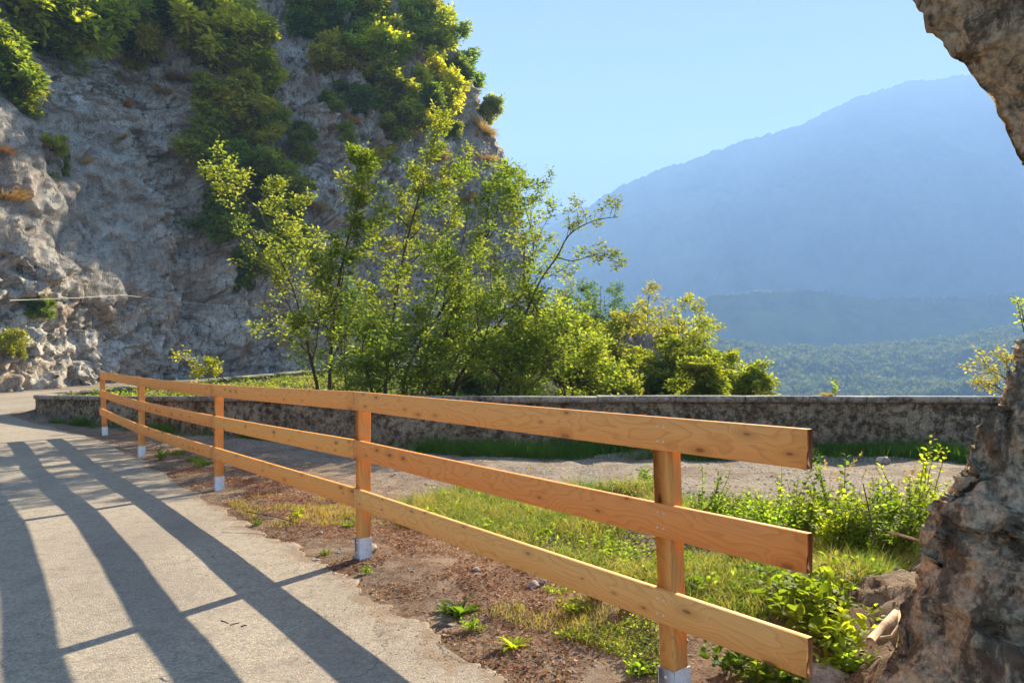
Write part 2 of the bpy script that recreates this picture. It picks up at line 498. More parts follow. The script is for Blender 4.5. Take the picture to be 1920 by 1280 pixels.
def ground_mat():
    t = NT('soil_and_gravel')
    co = t.geo.outputs['Position']
    sp = t.n('SeparateXYZ', {0: co})
    x, y = sp.outputs[0], sp.outputs[1]
    n1 = t.noise(co, 1.1, 5, .65, .5); n2 = t.noise(co, 9.0, 6, .75); n3 = t.noise(co, 70.0, 4, .75)
    vo = t.n('SeparateColor', {0: t.voro(co, 38.0, 'F1', 1)})
    soil = t.ramp(t.math('ADD', t.math('MULTIPLY', n2, .5), t.math('MULTIPLY', n3, .5)), [(.34, (.05, .032, .021)), (.5, (.18, .115, .075)), (.68, (.38, .28, .20))])
    grav = t.mix(vo.outputs[0], (.15, .12, .09), (.40, .34, .27))
    grav = t.mix(t.ramp(n1, [(.48, 0.0), (.6, .75)]), grav, soil)
    grav = t.mix(t.math('MULTIPLY', t.ramp(n3, [(.35, 1.0), (.52, 0.0)]), .6), grav, (.08, .07, .06))
    # gravel strip of the old road: distance from the fence line grows to the right
    fx = t.math('ADD', t.math('MULTIPLY', x, .8), t.math('MULTIPLY', y, .6))
    m = t.math('ADD', t.math('MULTIPLY', fx, .55), t.math('MULTIPLY', n1, 1.2))
    m = t.math('ADD', m, t.math('MULTIPLY', y, .16))
    mask = t.ramp(t.math('MULTIPLY', m, .1), [(.46, 0.0), (.56, 1.0)])
    dry = t.ramp(t.noise(co, 2.6, 4, .7, .8), [(.5, 0.0), (.62, .6)])
    c = t.mix(dry, t.mix(mask, soil, grav), (.34, .265, .19))
    rv = t.n('Attribute', attribute_name='ravine').outputs['Fac']
    c = t.mix(rv, c, t.ramp(n2, [(.35, (.02, .026, .01)), (.55, (.045, .05, .02)), (.7, (.08, .08, .035))]))
    h = t.math('ADD', t.math('MULTIPLY', n2, .8), t.math('MULTIPLY', n3, .6))
    t.pbsdf(c, .95, t.bump(h, .9, .03), .15)
    return t.m
M['ground'] = ground_mat()

M['leaf_tree'] = leaf_mat('robinia_leaves', (.13, .165, .038), (.225, .24, .052), (.31, .29, .075), .58, .7)
M['leaf_bush'] = leaf_mat('shrub_leaves', (.13, .17, .04), (.26, .28, .05), (.40, .34, .06), .6, .45, 4.0)
M['leaf_dry'] = leaf_mat('dry_grass', (.22, .14, .06), (.36, .25, .12), (.5, .38, .2), .3, .8, 8.0, .7)
M['leaf_weed'] = leaf_mat('weed_leaves', (.09, .14, .022), (.16, .21, .032), (.28, .34, .05), .6, 1.5, 14.0, .6)
M['grass'] = leaf_mat('grass_blades', (.06, .12, .02), (.12, .19, .035), (.28, .25, .09), .5, 1.6, 12.0, .5)
M['bark'] = plain('bark', (.085, .06, .042), .9, 0, 14, .5, .8, .02)
M['stem'] = plain('green_stem', (.13, .11, .05), .8, 0, 20, .3)
M['litter'] = leaf_mat('needle_litter', (.10, .035, .018), (.24, .085, .04), (.42, .25, .13), .1, 2.0, 30.0, .8)
M['wire'] = plain('wire', (.46, .43, .38), .6, 0, 3, .3)
M['cable'] = plain('pale_cable', (.6, .57, .52), .5, 0, 3, .1)
M['branch'] = plain('cut_branch', (.42, .30, .2), .8, 0, 30, .3, .5, .01)

def terrain_mat(name, c1, c2, sc):
    t = NT(name)
    co = t.geo.outputs['Position']
    n = t.noise(co, sc, 6, .7)
    c = t.ramp(n, [(.35, c1), (.65, c2)])
    t.pbsdf(c, .95, None, .05)
    return t.m
M['forest'] = terrain_mat('forest_cover', (.02, .035, .012), (.075, .11, .03), .02)
M['hill'] = terrain_mat('mountain_forest', (.015, .025, .012), (.16, .17, .10), .006)

# ------------------------------------------------------------------ ground height
WALL = np.array([(16, 14.0), (10, 14.1), (5, 14.25), (0, 14.5), (-3, 15.3), (-6, 16.8), (-9, 18.9), (-12, 21.2), (-14.3, 23.2), (-15.5, 24.7), (-15.75, 26.0), (-15.2, 27.4), (-14.3, 29.2), (-13.5, 32), (-11.5, 37), (-9.5, 42), (-5, 48), (0, 56), (3.5, 62)], float)
WZ = np.array([1.02, 1.02, 1.02, 1.01, .99, .93, .86, .79, .73, .70, .72, .85, .95, 1.10, 1.40, 1.66, 1.95, 2.3, 2.5])

def smooth_path(P, Z, per=8):
    n = len(P)
    out, oz = [], []
    for i in range(n - 1):
        p0, p1, p2, p3 = P[max(i - 1, 0)], P[i], P[i + 1], P[min(i + 2, n - 1)]
        for k in range(per):
            t = k / per
            out.append(.5 * ((2 * p1) + (-p0 + p2) * t + (2 * p0 - 5 * p1 + 4 * p2 - p3) * t * t + (-p0 + 3 * p1 - 3 * p2 + p3) * t ** 3))
            oz.append(Z[i] * (1 - t) + Z[i + 1] * t)
    out.append(P[-1]); oz.append(Z[-1])
    return np.array(out), np.array(oz)
WP, WPZ = smooth_path(WALL, WZ)

def dist_poly(x, y, P):
    d = np.full(np.shape(x), 1e9)
    idx = np.zeros(np.shape(x), int)
    for i in range(len(P) - 1):
        a, b = P[i], P[i + 1]
        ab = b - a
        t = np.clip(((x - a[0]) * ab[0] + (y - a[1]) * ab[1]) / (ab @ ab), 0, 1)
        dd = np.hypot(x - a[0] - t * ab[0], y - a[1] - t * ab[1])
        m = dd < d
        d = np.where(m, dd, d); idx = np.where(m, i, idx)
    return d, idx

def inside(x, y, P):
    c = np.zeros(np.shape(x), bool)
    n = len(P)
    for i in range(n):
        x1, y1 = P[i]; x2, y2 = P[(i + 1) % n]
        if y1 == y2: continue
        m = ((y1 > y) != (y2 > y)) & (x < (x2 - x1) * (y - y1) / (y2 - y1) + x1)
        c ^= m
    return c
RAV = np.concatenate([WP, [(3.5, 300), (300, 300), (300, 14)]])

CL = np.array([(-33, 4), (-29, 17), (-26.2, 26), (-24.4, 33), (-22.4, 41), (-20.1, 48.5), (-15.0, 54.0), (-8, 59.5), (-2, 65.5), (2.0, 70), (5.0, 76), (4.5, 89), (0, 105)], float)

def road_z(y):
    return np.interp(y, [-10, 4, 6.5, 10, 13.5, 17, 22, 26, 34, 42, 52, 60, 80], [-.20, -.20, -.155, -.13, -.05, -.01, 0, .1, .46, .8, 1.2, 1.6, 2.4])

def G(x, y):
    x = np.asarray(x, float); y = np.asarray(y, float)
    p = V3(x, y, x * 0)
    base = road_z(y)
    # verge between asphalt and wall
    fx = x * .8 + y * .6            # 0.. grows away from the road
    lump = .045 * fbm(p * .9, 3, 5) + .02 * fbm(p * 4, 2, 9)
    verge = sstep(2.4, 3.6, fx) * (1 - sstep(17, 24, y))
    z = base + verge * (.05 + lump)
    # mound of earth at the foot of the tunnel rock
    z = z + (.36 + .11 * fbm(p * 3.0, 4, 21) + .03 * fbm(p * 14, 2, 22)) * sstep(1.45, 2.35, x) * sstep(2.9, 3.6, y) * (1 - sstep(4.6, 6.0, y))
    # ravine side of the wall
    ins = inside(x, y, RAV)
    d, idx = dist_poly(x, y, WP)
    cz = WPZ[np.clip(idx, 0, len(WPZ) - 1)]
    bank = cz - .28 + .08 * fbm(p * .8, 2, 3)
    drop = .12 * d + .9 * np.maximum(0, d - 1.8 - 4 * (1 - sstep(-9, -3, x)) * 1)
    drop = drop * sstep(-11, -3, x) + .05 * d
    rz = bank - drop
    spur = -1.2 - .30 * np.hypot((x - 6) * 1.0, (y - 38) * .7) + .5 * fbm(p * .3, 3, 13)
    rz = np.maximum(rz, spur)
    rz = np.maximum(rz, -70)
    return np.where(ins, rz, z)

# ground sheet (finer near the camera)
ax = np.concatenate([np.arange(-70, -12, 1.2), np.arange(-12, -4, .25), np.arange(-4, 3.2, .045), np.arange(3.2, 12, .25), np.arange(12, 90, 2.0)])
ay = np.concatenate([np.arange(-30, 2.5, 1.2), np.arange(2.5, 8, .05), np.arange(8, 30, .18), np.arange(30, 60, .5), np.arange(60, 140, 2.0)])
gx, gy = np.meshgrid(ax, ay, indexing='ij')
gz = G(gx, gy)
gz = gz - .03 * 0
me = mesh_np('ground', V3(gx, gy, gz), grid_faces(len(ax), len(ay)), M['ground'], True)
at_ = me.attributes.new('ravine', 'FLOAT', 'POINT')
at_.data.foreach_set('value', inside(gx, gy, RAV).astype(np.float32).ravel())
tag(link('ground', me), 'brown soil and grey gravel verge between the road and the parapet wall', 'ground', kind='structure')

# road ribbon
REP = [(1020, 1330), (960, 1284), (850, 1210), (760, 1160), (700, 1120), (600, 1058), (560, 1035), (450, 975), (370, 925), (300, 885), (250, 855), (190, 825)]
RE = [(1.9, .2), (1.25, 1.8), (.75, 3.0)]
for (qx, qy) in REP:
    Dq = 6.0
    for _ in range(20): Dq = (EYE - float(road_z(Dq)) - .01) * F / (qy - YH)
    RE.append(((qx - 960) / F * Dq, Dq))
RE = np.array(RE + [(-11.9, 19.4), (-14.6, 22.4), (-16.5, 24.6), (-17.0, 26.2), (-16.3, 28.3), (-15.3, 30), (-14.6, 32.5), (-12.6, 37.5), (-10.6, 42.5), (-6, 48.6), (-1, 56.6), (2.6, 62.6)], float)
RL = np.array([(-7, -6), (-7.5, -3), (-8, -1), (-8.2, -.3), (-8.3, 0), (-8.6, 1), (-9, 2), (-9.4, 3), (-10.2, 4.5), (-11, 6), (-13, 9), (-15.5, 12.5), (-18, 16), (-20.5, 20), (-23, 24), (-25.5, 28), (-25.5, 30), (-24.5, 31.5), (-23.5, 33), (-22.7, 34.5), (-21.8, 36), (-20.9, 38), (-18.6, 42), (-16, 46.5), (-12, 52.5), (-6, 59.5), (0, 66.5)], float)
re, _ = smooth_path(RE, np.zeros(len(RE)), 40)
rl, _ = smooth_path(RL, np.zeros(len(RL)), 40)
tt = np.linspace(0, 1, 60) ** 2.0
rx = re[:, None, 0] * (1 - tt) + rl[:, None, 0] * tt
ry = re[:, None, 1] * (1 - tt) + rl[:, None, 1] * tt
wob = .11 * fbm(V3(re[:, 0], re[:, 1], 0 * re[:, 0]) * 2.2, 5, 77, .65)
wob = wob + .035 * fbm(V3(re[:, 0], re[:, 1], 0 * re[:, 0]) * 9, 3, 78, .7)
rx[:, :6] += wob[:, None] * np.linspace(1, 0, 6); ry[:, :6] += wob[:, None] * .6 * np.linspace(1, 0, 6)
rz = road_z(ry) + .016 + .006 * fbm(V3(rx, ry, rx * 0) * .8, 2, 33)
rz[:, 0] -= .05
me = mesh_np('road', V3(rx, ry, rz), grid_faces(len(re), len(tt)), M['road'], True)
at_ = me.attributes.new('edge', 'FLOAT', 'POINT')
at_.data.foreach_set('value', np.hypot(rx - rx[:, :1], ry - ry[:, :1]).astype(np.float32).ravel())
tag(link('road', me), 'pale worn asphalt mountain road striped by the shadow of the fence', 'road', kind='structure')

# ------------------------------------------------------------------ cliff
CP, _ = smooth_path(CL, np.zeros(len(CL)), 60)
seg = np.hypot(*np.diff(CP, axis=0).T)
cs = np.concatenate([[0], np.cumsum(seg)])
L_tot = cs[-1]
s_knots = np.array([cs[i * 60] for i in range(len(CL))])
nu, nz = 760, 400
uu = np.concatenate([np.linspace(0, s_knots[2], 60, endpoint=False), np.linspace(s_knots[2], s_knots[10], 620, endpoint=False), np.linspace(s_knots[10], L_tot, 80)])
zz = np.concatenate([np.linspace(-1.5, 24, 280, endpoint=False), np.linspace(24, 52, 120)])
bx = np.interp(uu, cs, CP[:, 0]); by = np.interp(uu, cs, CP[:, 1])
tx = np.gradient(bx, uu); ty = np.gradient(by, uu)
# smooth the direction so the sheet does not fold at the corner
def box(a, k):
    return np.convolve(np.pad(a, k, mode='edge'), np.ones(2 * k + 1) / (2 * k + 1), 'valid')
tx, ty = box(tx, 12), box(ty, 12)
ln = np.hypot(tx, ty)
NX, NY = (ty / ln)[:, None], (-tx / ln)[:, None]     # outward, towards the road
U, Z = np.meshgrid(uu, zz, indexing='ij')
sk = s_knots
# lean back by height, three regimes blended along the path
def prof(zs, ds): return np.interp(Z, zs, ds)
leanA = prof([-2, 0, 3, 6, 12, 15, 20, 26, 52], [.0, .1, .9, 1.4, 3.2, 4.2, 8.0, 11, 27])
leanB = prof([-2, 0, 6, 12, 20, 30, 52], [0, .4, 2.2, 3.5, 7.0, 10.5, 20])
leanC = prof([-2, 0, 9.7, 12.6, 16.3, 19.6, 23, 28, 34, 52], [.4, .9, 3.6, 4.2, 4.9, 5.2, 6.4, 8.9, 10.6, 18])
a1 = sstep(sk[5] - 1.5, sk[5] + 2.5, U)      # near cliff -> slab
a2 = sstep(sk[6] + 2, sk[8], U)
lean = leanA * (1 - a1) + leanB * a1 * (1 - a2) + leanC * a1 * a2
lean += 2.2 * np.exp(-((U - sk[5] - 1.2) / 1.3) ** 2)            # gully full of bushes
# bedding coordinate dips to the right
dip = R(50)
ub = U * math.cos(dip) - Z * math.sin(dip)
vb = U * math.sin(dip) + Z * math.cos(dip)
P0 = V3(bx[:, None] - NX * lean, by[:, None] - NY * lean, Z)
near = 1 - a1
D = (1.05 - .5 * near) * fbm(P0 * .16, 3, 1)
D += (.60 - .15 * near) * facets(U + .6 * noise(P0 * .5, 4), Z + .6 * noise(P0 * .5, 8), 3.4, 11, .9)
D += .55 * facets(vb * .55 + .3 * noise(P0 * .9, 4), ub * 1.0 + .3 * noise(P0 * .9, 5), 1.25, 31, .8)
D += .42 * facets(vb * .6 + .06 * noise(P0 * 2, 6), ub, .55, 41, .95)
D += .08 * fbm(P0 * 1.3, 3, 61, .55, True)
D += .20 * facets(vb * .45, ub * 1.1, .27, 51, .95)
D -= .30 * np.clip(1 - np.abs(noise(V3(vb * .22, ub * .95, 0 * U), 97)) / .10, 0, 1)
D += .035 * fbm(P0 * 6, 2, 71)
# overhang with a hollow along the foot of the near cliff
D += near * (.45 * np.exp(-((Z - 6.2 - 1.2 * np.sin(U * .35)) / 1.1) ** 2) - .4 * np.exp(-((Z - 4.0 - .8 * np.sin(U * .3)) / 1.0) ** 2))
D *= sstep(-1.5, .6, Z) * .8 + .2
D += .5 * (1 - sstep(-1, .6, Z))
cv = V3(P0[..., 0] + NX * D, P0[..., 1] + NY * D, Z + .25 * fbm(P0 * .5, 2, 91) * sstep(0, 2, Z))
cf = grid_faces(len(uu), len(zz))
me = mesh_np('cliff', cv, cf, M['cliff'], False)
tag(link('cliff', me), 'steep grey and ochre limestone cliff rising beside the bend of the road', 'cliff', kind='structure')
bvh = BVHTree.FromPolygons([tuple(v) for v in cv.reshape(-1, 3)[:].tolist()], cf[:, ::-1].tolist())

def ray(px, py):
    d = Vector(((px - 960) / F, 1.0, (YH - py) / F)).normalized()
    return bvh.ray_cast(Vector((0, 0, EYE)), d)

def at(px, py, D):
    return Vector(((px - 960) / F * D, D, EYE + (YH - py) / F * D))

# ------------------------------------------------------------------ tunnel rock on the right
OUT = np.array([(1.46, -.35), (1.50, 0), (1.60, .36), (1.72, .78), (1.80, 1.02), (2.00, 1.28), (2.09, 1.49), (2.22, 1.76), (2.46, 1.98), (2.40, 2.16), (2.18, 2.36), (1.98, 2.72), (1.70, 3.12), (1.38, 3.6), (1.0, 4.1), (.5, 4.5)], float)
OP, _ = smooth_path(OUT, np.zeros(len(OUT)), 26)
tg = np.gradient(OP, axis=0); tg /= np.linalg.norm(tg, axis=1)[:, None]
for k in (0, 1): tg[:, k] = box(tg[:, k], 10)
tg /= np.linalg.norm(tg, axis=1)[:, None]
nrm = np.stack([tg[:, 1], -tg[:, 0]], -1)          # into the rock
t_in = np.concatenate([np.linspace(-5, -1.2, 30, endpoint=False), np.linspace(-1.2, 0, 50, endpoint=False), np.linspace(0, 1.4, 70, endpoint=False), np.linspace(1.4, 5, 50)])
T = t_in[None, :]
into = np.where(T < 0, -T, T * .75)
yy = np.where(T < 0, 3.32 + T * -.10, 3.32 - T * .75)
rnd = .10 * np.exp(-(T / .12) ** 2)
px_ = OP[:, None, 0] + nrm[:, None, 0] * (into + rnd)
pz_ = OP[:, None, 1] + nrm[:, None, 1] * (into + rnd)
py_ = yy + 0 * px_
PR = V3(px_, py_, pz_)
nn = np.where(T < 0, 0, 1.0)
DN = V3(-nrm[:, None, 0] * .75 + 0 * px_, np.where(T < 0, .8, -.45) + 0 * px_, -nrm[:, None, 1] * .75 + 0 * px_)
ang = PR[..., 2] * .35
dd = .11 * fbm(PR * V3(1.7, 1.7, .9), 3, 101)
dd += .085 * facets(PR[..., 2] * .6 + .12 * noise(PR * 3, 3), PR[..., 0] + PR[..., 1] * .8 + .12 * noise(PR * 3, 4), .30, 111, .9)
dd += .040 * facets(PR[..., 2] * .7 + .05 * noise(PR * 8, 3), PR[..., 0] + PR[..., 1] * .8 + .05 * noise(PR * 8, 4), .09, 121, .9)
dd += .030 * fbm(PR * 7, 3, 131, .55, True)
dd -= .02
dd *= 1 - .5 * sstep(2.2, 2.8, PR[..., 2])
PR = PR + DN * dd[..., None]
me = mesh_np('rock_arch', PR, grid_faces(len(OP), len(t_in)), M['arch'], False)
tag(link('rock_arch', me), 'rough hewn dark rock of the tunnel mouth beside the end of the fence', 'rock', kind='structure')

# ------------------------------------------------------------------ mountains and valley
def polar_terrain(name, prof_px, prof_y, d_ridge, d0, d1, z0, mat, label, na=420, nd=90, rough=1.0, seed=0, tooth=0.0):
    a = np.linspace(-900, 3300, na)
    yr = np.interp(a, prof_px, prof_y)
    zr = EYE + (YH - yr) / F * d_ridge
    ds = np.concatenate([np.linspace(d0, d_ridge, nd), np.linspace(d_ridge, d1, 16)[1:]])
    A, Dd = np.meshgrid((a - 960) / F, ds, indexing='ij')
    X, Y = A * Dd, Dd
    f = np.where(Dd < d_ridge, ((Dd - d0) / (d_ridge - d0)), 1 - .8 * (Dd - d_ridge) / (d1 - d_ridge))
    f = np.clip(f, 0, 1)
    Zt = z0 + (zr[:, None] - z0) * (f ** 1.15)
    env = np.sin(np.clip(f, 0, 1) * math.pi) ** .7 * (1 - sstep(.62, .97, f) * (Dd <= d_ridge))
    sc = 1 / (d_ridge * .16)
    p = V3(X * sc, Y * sc, 0 * X)
    Zt += env * rough * d_ridge * .035 * fbm(p, 5, 200 + seed, .5, True)
    if tooth:
        Zt += tooth * noise(V3(A * 260, Dd * .05, 0 * A), 5 + seed) * sstep(.8, 1, f)
        Zt += tooth * .7 * noise(V3(A * 700, Dd * .1, 0 * A), 6 + seed) * sstep(.8, 1, f)
    me = mesh_np(name, V3(X, Y, Zt), grid_faces(len(a), len(ds)), mat, True)
    return tag(link(name, me), label, 'mountain', kind='structure'), (A, Dd, Zt)

polar_terrain('far_mountain', [-900, 900, 960, 1015, 1050, 1100, 1180, 1300, 3300], [560, 470, 440, 412, 398, 388, 400, 420, 500], 2700, 2050, 3000, -120, M['hill'], 'pale distant mountain shoulder showing at the left foot of the big mountain', seed=1, tooth=4)
polar_terrain('mountain', [-900, 600, 960, 1015, 1060, 1110, 1160, 1230, 1300, 1400, 1500, 1545, 1600, 1640, 1700, 1760, 1820, 1900, 2050, 2400, 3300],
              [600, 600, 470, 430, 412, 383, 350, 320, 298, 262, 236, 210, 184, 172, 152, 147, 138, 128, 115, 150, 330], 2300, 1620, 2900, -120, M['hill'], 'high hazy blue mountain filling the right of the view', na=900, nd=150, rough=1.1, seed=2, tooth=4)
polar_terrain('wooded_ridge', [-900, 900, 1100, 1180, 1260, 1340, 1400, 1500, 1570, 1640, 1720, 1800, 1860, 1920, 2100, 3300],
              [660, 640, 610, 592, 568, 553, 546, 544, 550, 560, 557, 557, 552, 545, 530, 560], 1150, 880, 1400, -90, M['forest'], 'dark blue wooded ridge in front of the big mountain', na=900, nd=60, rough=.35, seed=3, tooth=3.0)
_, (fa, fd, fz) = polar_terrain('forest_slope', [-900, 900, 1200, 1340, 1450, 1600, 1700, 1800, 1890, 2100, 3300],
              [700, 690, 668, 652, 664, 664, 655, 645, 625, 600, 600], 850, 500, 1000, -55, M['forest'], 'wooded lower slope across the valley seen over the parapet', na=500, nd=70, rough=.5, seed=4, tooth=1.0)

# valley floor out to the horizon
ar = np.linspace(0, 2 * math.pi, 97)[:-1]
rr = np.array([60, 120, 250, 500, 1000, 2000, 3400])
vx = np.sin(ar)[:, None] * rr; vy = np.cos(ar)[:, None] * rr
i = np.arange(96)[:, None] * 7 + np.arange(6)[None]; j = ((np.arange(96) + 1) % 96)[:, None] * 7 + np.arange(6)[None]
me = mesh_np('valley_floor', V3(vx, vy, -72 - 60 * sstep(60, 900, np.hypot(vx, vy))), np.stack([i, i + 1, j + 1, j], -1).reshape(-1, 4), M['forest'], True)
tag(link('valley_floor', me), 'wooded valley floor far below the road', 'valley', kind='structure')

# distant tree crowns on the lower slope and ridge (a wood that reads as one mass)
def crowns(name, label, A, Dd, Zt, n, r0, r1, pxr, rng, dr):
    sel_a = rng.uniform(*pxr, n); sel_d = rng.uniform(*dr, n)
    a = (sel_a - 960) / F
    ia = np.interp(a, A[:, 0], np.arange(A.shape[0])); idd = np.interp(sel_d, Dd[0], np.arange(Dd.shape[1]))
    z = Zt[np.clip(ia.astype(int), 0, A.shape[0] - 1), np.clip(idd.astype(int), 0, Dd.shape[1] - 1)]
    mb = MB()
    # small lumpy crown: many leaf clumps on an ellipsoid
    k = 46
    r = rng.uniform(r0, r1, n)
    u = rng.normal(size=(n, k, 3)); u /= np.linalg.norm(u, axis=2)[..., None]
    c = V3(a * sel_d, sel_d, z)
    pos = c[:, None] + u * r[:, None, None] * np.array([1, 1, 1.15]) * rng.uniform(.75, 1.05, (n, k, 1)) + np.array([0, 0, 1]) * r[:, None, None] * .8
    dv = rng.normal(size=(n * k, 3))
    upv = u.reshape(-1, 3) + rng.normal(size=(n * k, 3)) * .5
    Ls = np.repeat(r, k) * rng.uniform(.5, .95, n * k)
    mb.leaves(pos.reshape(-1, 3), dv, upv, Ls, Ls * .9)
    o = mb.build(name, M['crowns'])
    return tag(o, label, 'woodland', kind='stuff')
M['crowns'] = leaf_mat('far_crowns', (.03, .05, .014), (.07, .10, .026), (.13, .15, .04), .25, .03, .2, .8)
rg = np.random.default_rng(5)
crowns('forest', 'mass of tree crowns on the lower slope across the valley', fa, fd, fz, 6000, 3.0, 5.8, (1180, 2150), rg, (600, 870))

# ------------------------------------------------------------------ haze
hb = MB()
hb.box((-3600, -1500, -200), (3700, 3450, 1030))
t = NT('haze_air')
pv = t.n('VolumePrincipled', {'Color': (.355, .59, 1.0), 'Density': 0.00046, 'Anisotropy': .0})
t.t.links.new(pv.outputs[0], t.out.inputs['Volume'])
hz = hb.build('haze', t.m)
tag(hz, 'blue morning haze filling the valley air', 'haze', kind='stuff')

# ------------------------------------------------------------------ parapet wall
def wall():
    root = thing('parapet_wall', 'long low old stone parapet wall with grey coping curving round the bend', 'wall', (WP[60][0], WP[60][1], 0))
    inv = np.array([-WP[60][0], -WP[60][1], 0])
    # resample finely
    sd = np.concatenate([[0], np.cumsum(np.hypot(*np.diff(WP, axis=0).T))])
    n = 900
    s_ = np.linspace(0, sd[-1], n)
    x = np.interp(s_, sd, WP[:, 0]); y = np.interp(s_, sd, WP[:, 1]); zt = np.interp(s_, sd, WPZ)
    tx, ty = np.gradient(x), np.gradient(y)
    l = np.hypot(tx, ty); nx, ny = -ty / l, tx / l            # left of travel
    # travel goes from right to left, so left of travel is the road side (towards the camera)
    zb = np.minimum(G(x + nx * .5, y + ny * .5), zt - .6) - .25
    def strip(off, z):
        return V3(x + nx * off, y + ny * off, z)
    sign = 1
    rows = []
    hs = np.linspace(0, 1, 26)
    for h in hs:
        z = zb + (zt - .115 - zb) * h
        rows.append(strip(.20 + .05 * (1 - h), z))
    rows.append(strip(-.2, zt - .115)); rows.append(strip(-.25, zb - 1.5))
    A = np.stack(rows, 1)
    nf = len(hs)
    p = A[:, :nf].copy()
    dn = .030 * fbm(p * 3.2, 3, 301) + .035 * facets(s_[:, None] + 0 * p[..., 0] + .05 * noise(p * 5), p[..., 2] * 1.2 + .05 * noise(p * 5, 3), .22, 311, .5) + .012 * fbm(p * 14, 2, 321)
    A[:, :nf, 0] += nx[:, None] * dn; A[:, :nf, 1] += ny[:, None] * dn
    body = link('masonry', mesh_np('masonry', A + inv, grid_faces(n, A.shape[1]), M['wall'], True), root)
    # coping slabs, one part, jointed
    mb = MB()
    k = 0
    while k < n - 4:
        m = int(rg.integers(26, 40)) if k < 640 else 40
        e = min(k + m, n - 1)
        ii = np.linspace(k, e, 7).astype(int)
        th = .115
        jit = rg.uniform(-.006, .006)
        q = []
        gap = .014
        for w_, (i_) in enumerate(ii):
            sh = gap / 2 * (1 if w_ == 0 else -1 if w_ == len(ii) - 1 else 0)
            xx, yy_ = x[i_] + tx[i_] / l[i_] * sh, y[i_] + ty[i_] / l[i_] * sh
            rgh = rg.normal(0, .003, 8)
            prof_ = [(.27, -th), (.275, -.015), (.262, 0), (0, .004), (-.262, 0), (-.275, -.015), (-.27, -th)]
            for r_, (o_, h_) in enumerate(prof_):
                q.append((xx + nx[i_] * (o_ + rgh[r_]), yy_ + ny[i_] * (o_ + rgh[r_]), zt[i_] + h_ + jit + rgh[r_] * .6))
        q = np.array(q)
        mb.add(q + inv, grid_faces(len(ii), 7))
        for b in (0, (len(ii) - 1) * 7):
            mb.f3.append(np.array([[b, b + c, b + c + 1] for c in range(1, 6)]) + mb.n - len(q))
        # underside
        bt = np.arange(len(ii) - 1) * 7
        mb.f4.append(np.stack([bt, bt + 6, bt + 13, bt + 7], -1) + mb.n - len(q))
        k = e
    mb.build('coping', M['coping'], root)
    return root
wall()

# ------------------------------------------------------------------ fence
RP = np.array([(.726, 3.63), (-1.375, 6.48), (-4.05, 10.07), (-6.78, 13.46), (-9.53, 17.28)])
RT = np.array([1.27, 1.32, 1.315, 1.388, 1.475])
END = np.array([1.185, 3.0]); ENDT = 1.265
fence = thing('wooden_fence', 'new three rail orange larch fence on five posts along the road edge', 'fence', (RP[2][0], RP[2][1], float(G(RP[2][0], RP[2][1]))))
FO = Vector(fence.location)
def place(o, loc):
    o.location = Vector(loc) - FO
dirs = []
nb = np.array([.8, .6])
for i, (p, T_) in enumerate(zip(RP, RT)):
    a = RP[max(i - 1, 0)]; b = RP[min(i + 1, 4)]
    d = (a - b) / np.linalg.norm(a - b)         # towards the near end
    nbk = np.array([-d[1], d[0]])               # away from the road
    if nbk @ nb < 0: nbk = -nbk
    dirs.append((d, nbk))
    c = p + nbk * (.042 + .05)
    gz_ = float(G(c[0], c[1]))
    if i == 0: gz_ = -.14
    mb = MB()
    H = T_ - .02 - gz_ - .165
    mb.box((-.05, -.05, 0), (.05, .05, H), .006)
    # post lies along local X in its own mesh so that the grain follows it
    me = mb.mesh('post', M['wood'])
    co = np.zeros(len(me.vertices) * 3, np.float32); me.vertices.foreach_get('co', co)
    co = co.reshape(-1, 3)[:, [2, 1, 0]]; me.vertices.foreach_set('co', co.ravel()); me.flip_normals(); me.update()
    o = link('post', me, fence)
    X = Vector((0, 0, 1)); Yv = Vector((nbk[0], nbk[1], 0)); Zv = X.cross(Yv)
    if i == 0: X = Vector((-.035, .0, 1)).normalized(); Zv = X.cross(Yv).normalized(); Yv = Zv.cross(X)
    if i == 4: X = Vector((-.05, 0, 1)).normalized(); Zv = X.cross(Yv).normalized(); Yv = Zv.cross(X)
    mt = Matrix((X, Yv, Zv)).transposed().to_4x4()
    mt.translation = Vector((c[0], c[1], gz_ + .165)) - FO
    o.matrix_local = mt
    o.color = [(.92, .92, .75, 1), (.95, .95, .8, 1), (.95, .9, .7, 1), (1, .95, .8, 1), (.9, .8, .65, 1)][i]
    mb = MB()
    for s_ in (-1, 1):
        mb.box((-.165 - .04, -.058, -.056 if s_ < 0 else .051), (.022, .058, -.051 if s_ < 0 else .056), .001)
    mb.box((-.165 - .04, -.058, -.0505), (.018, -.0525, .0505), .001)
    mb.box((-.165 - .04, .0525, -.0505), (.018, .058, .0505), .001)
    so = mb.build('post_shoe', M['steel'], o)
    for h_ in (-.02, -.11):
        mb = MB()
        mb.tube([(h_, -.0585, .0), (h_, -.065, .0)], .008, 8, True)
        mb.build('bolt', M['steel'], o)
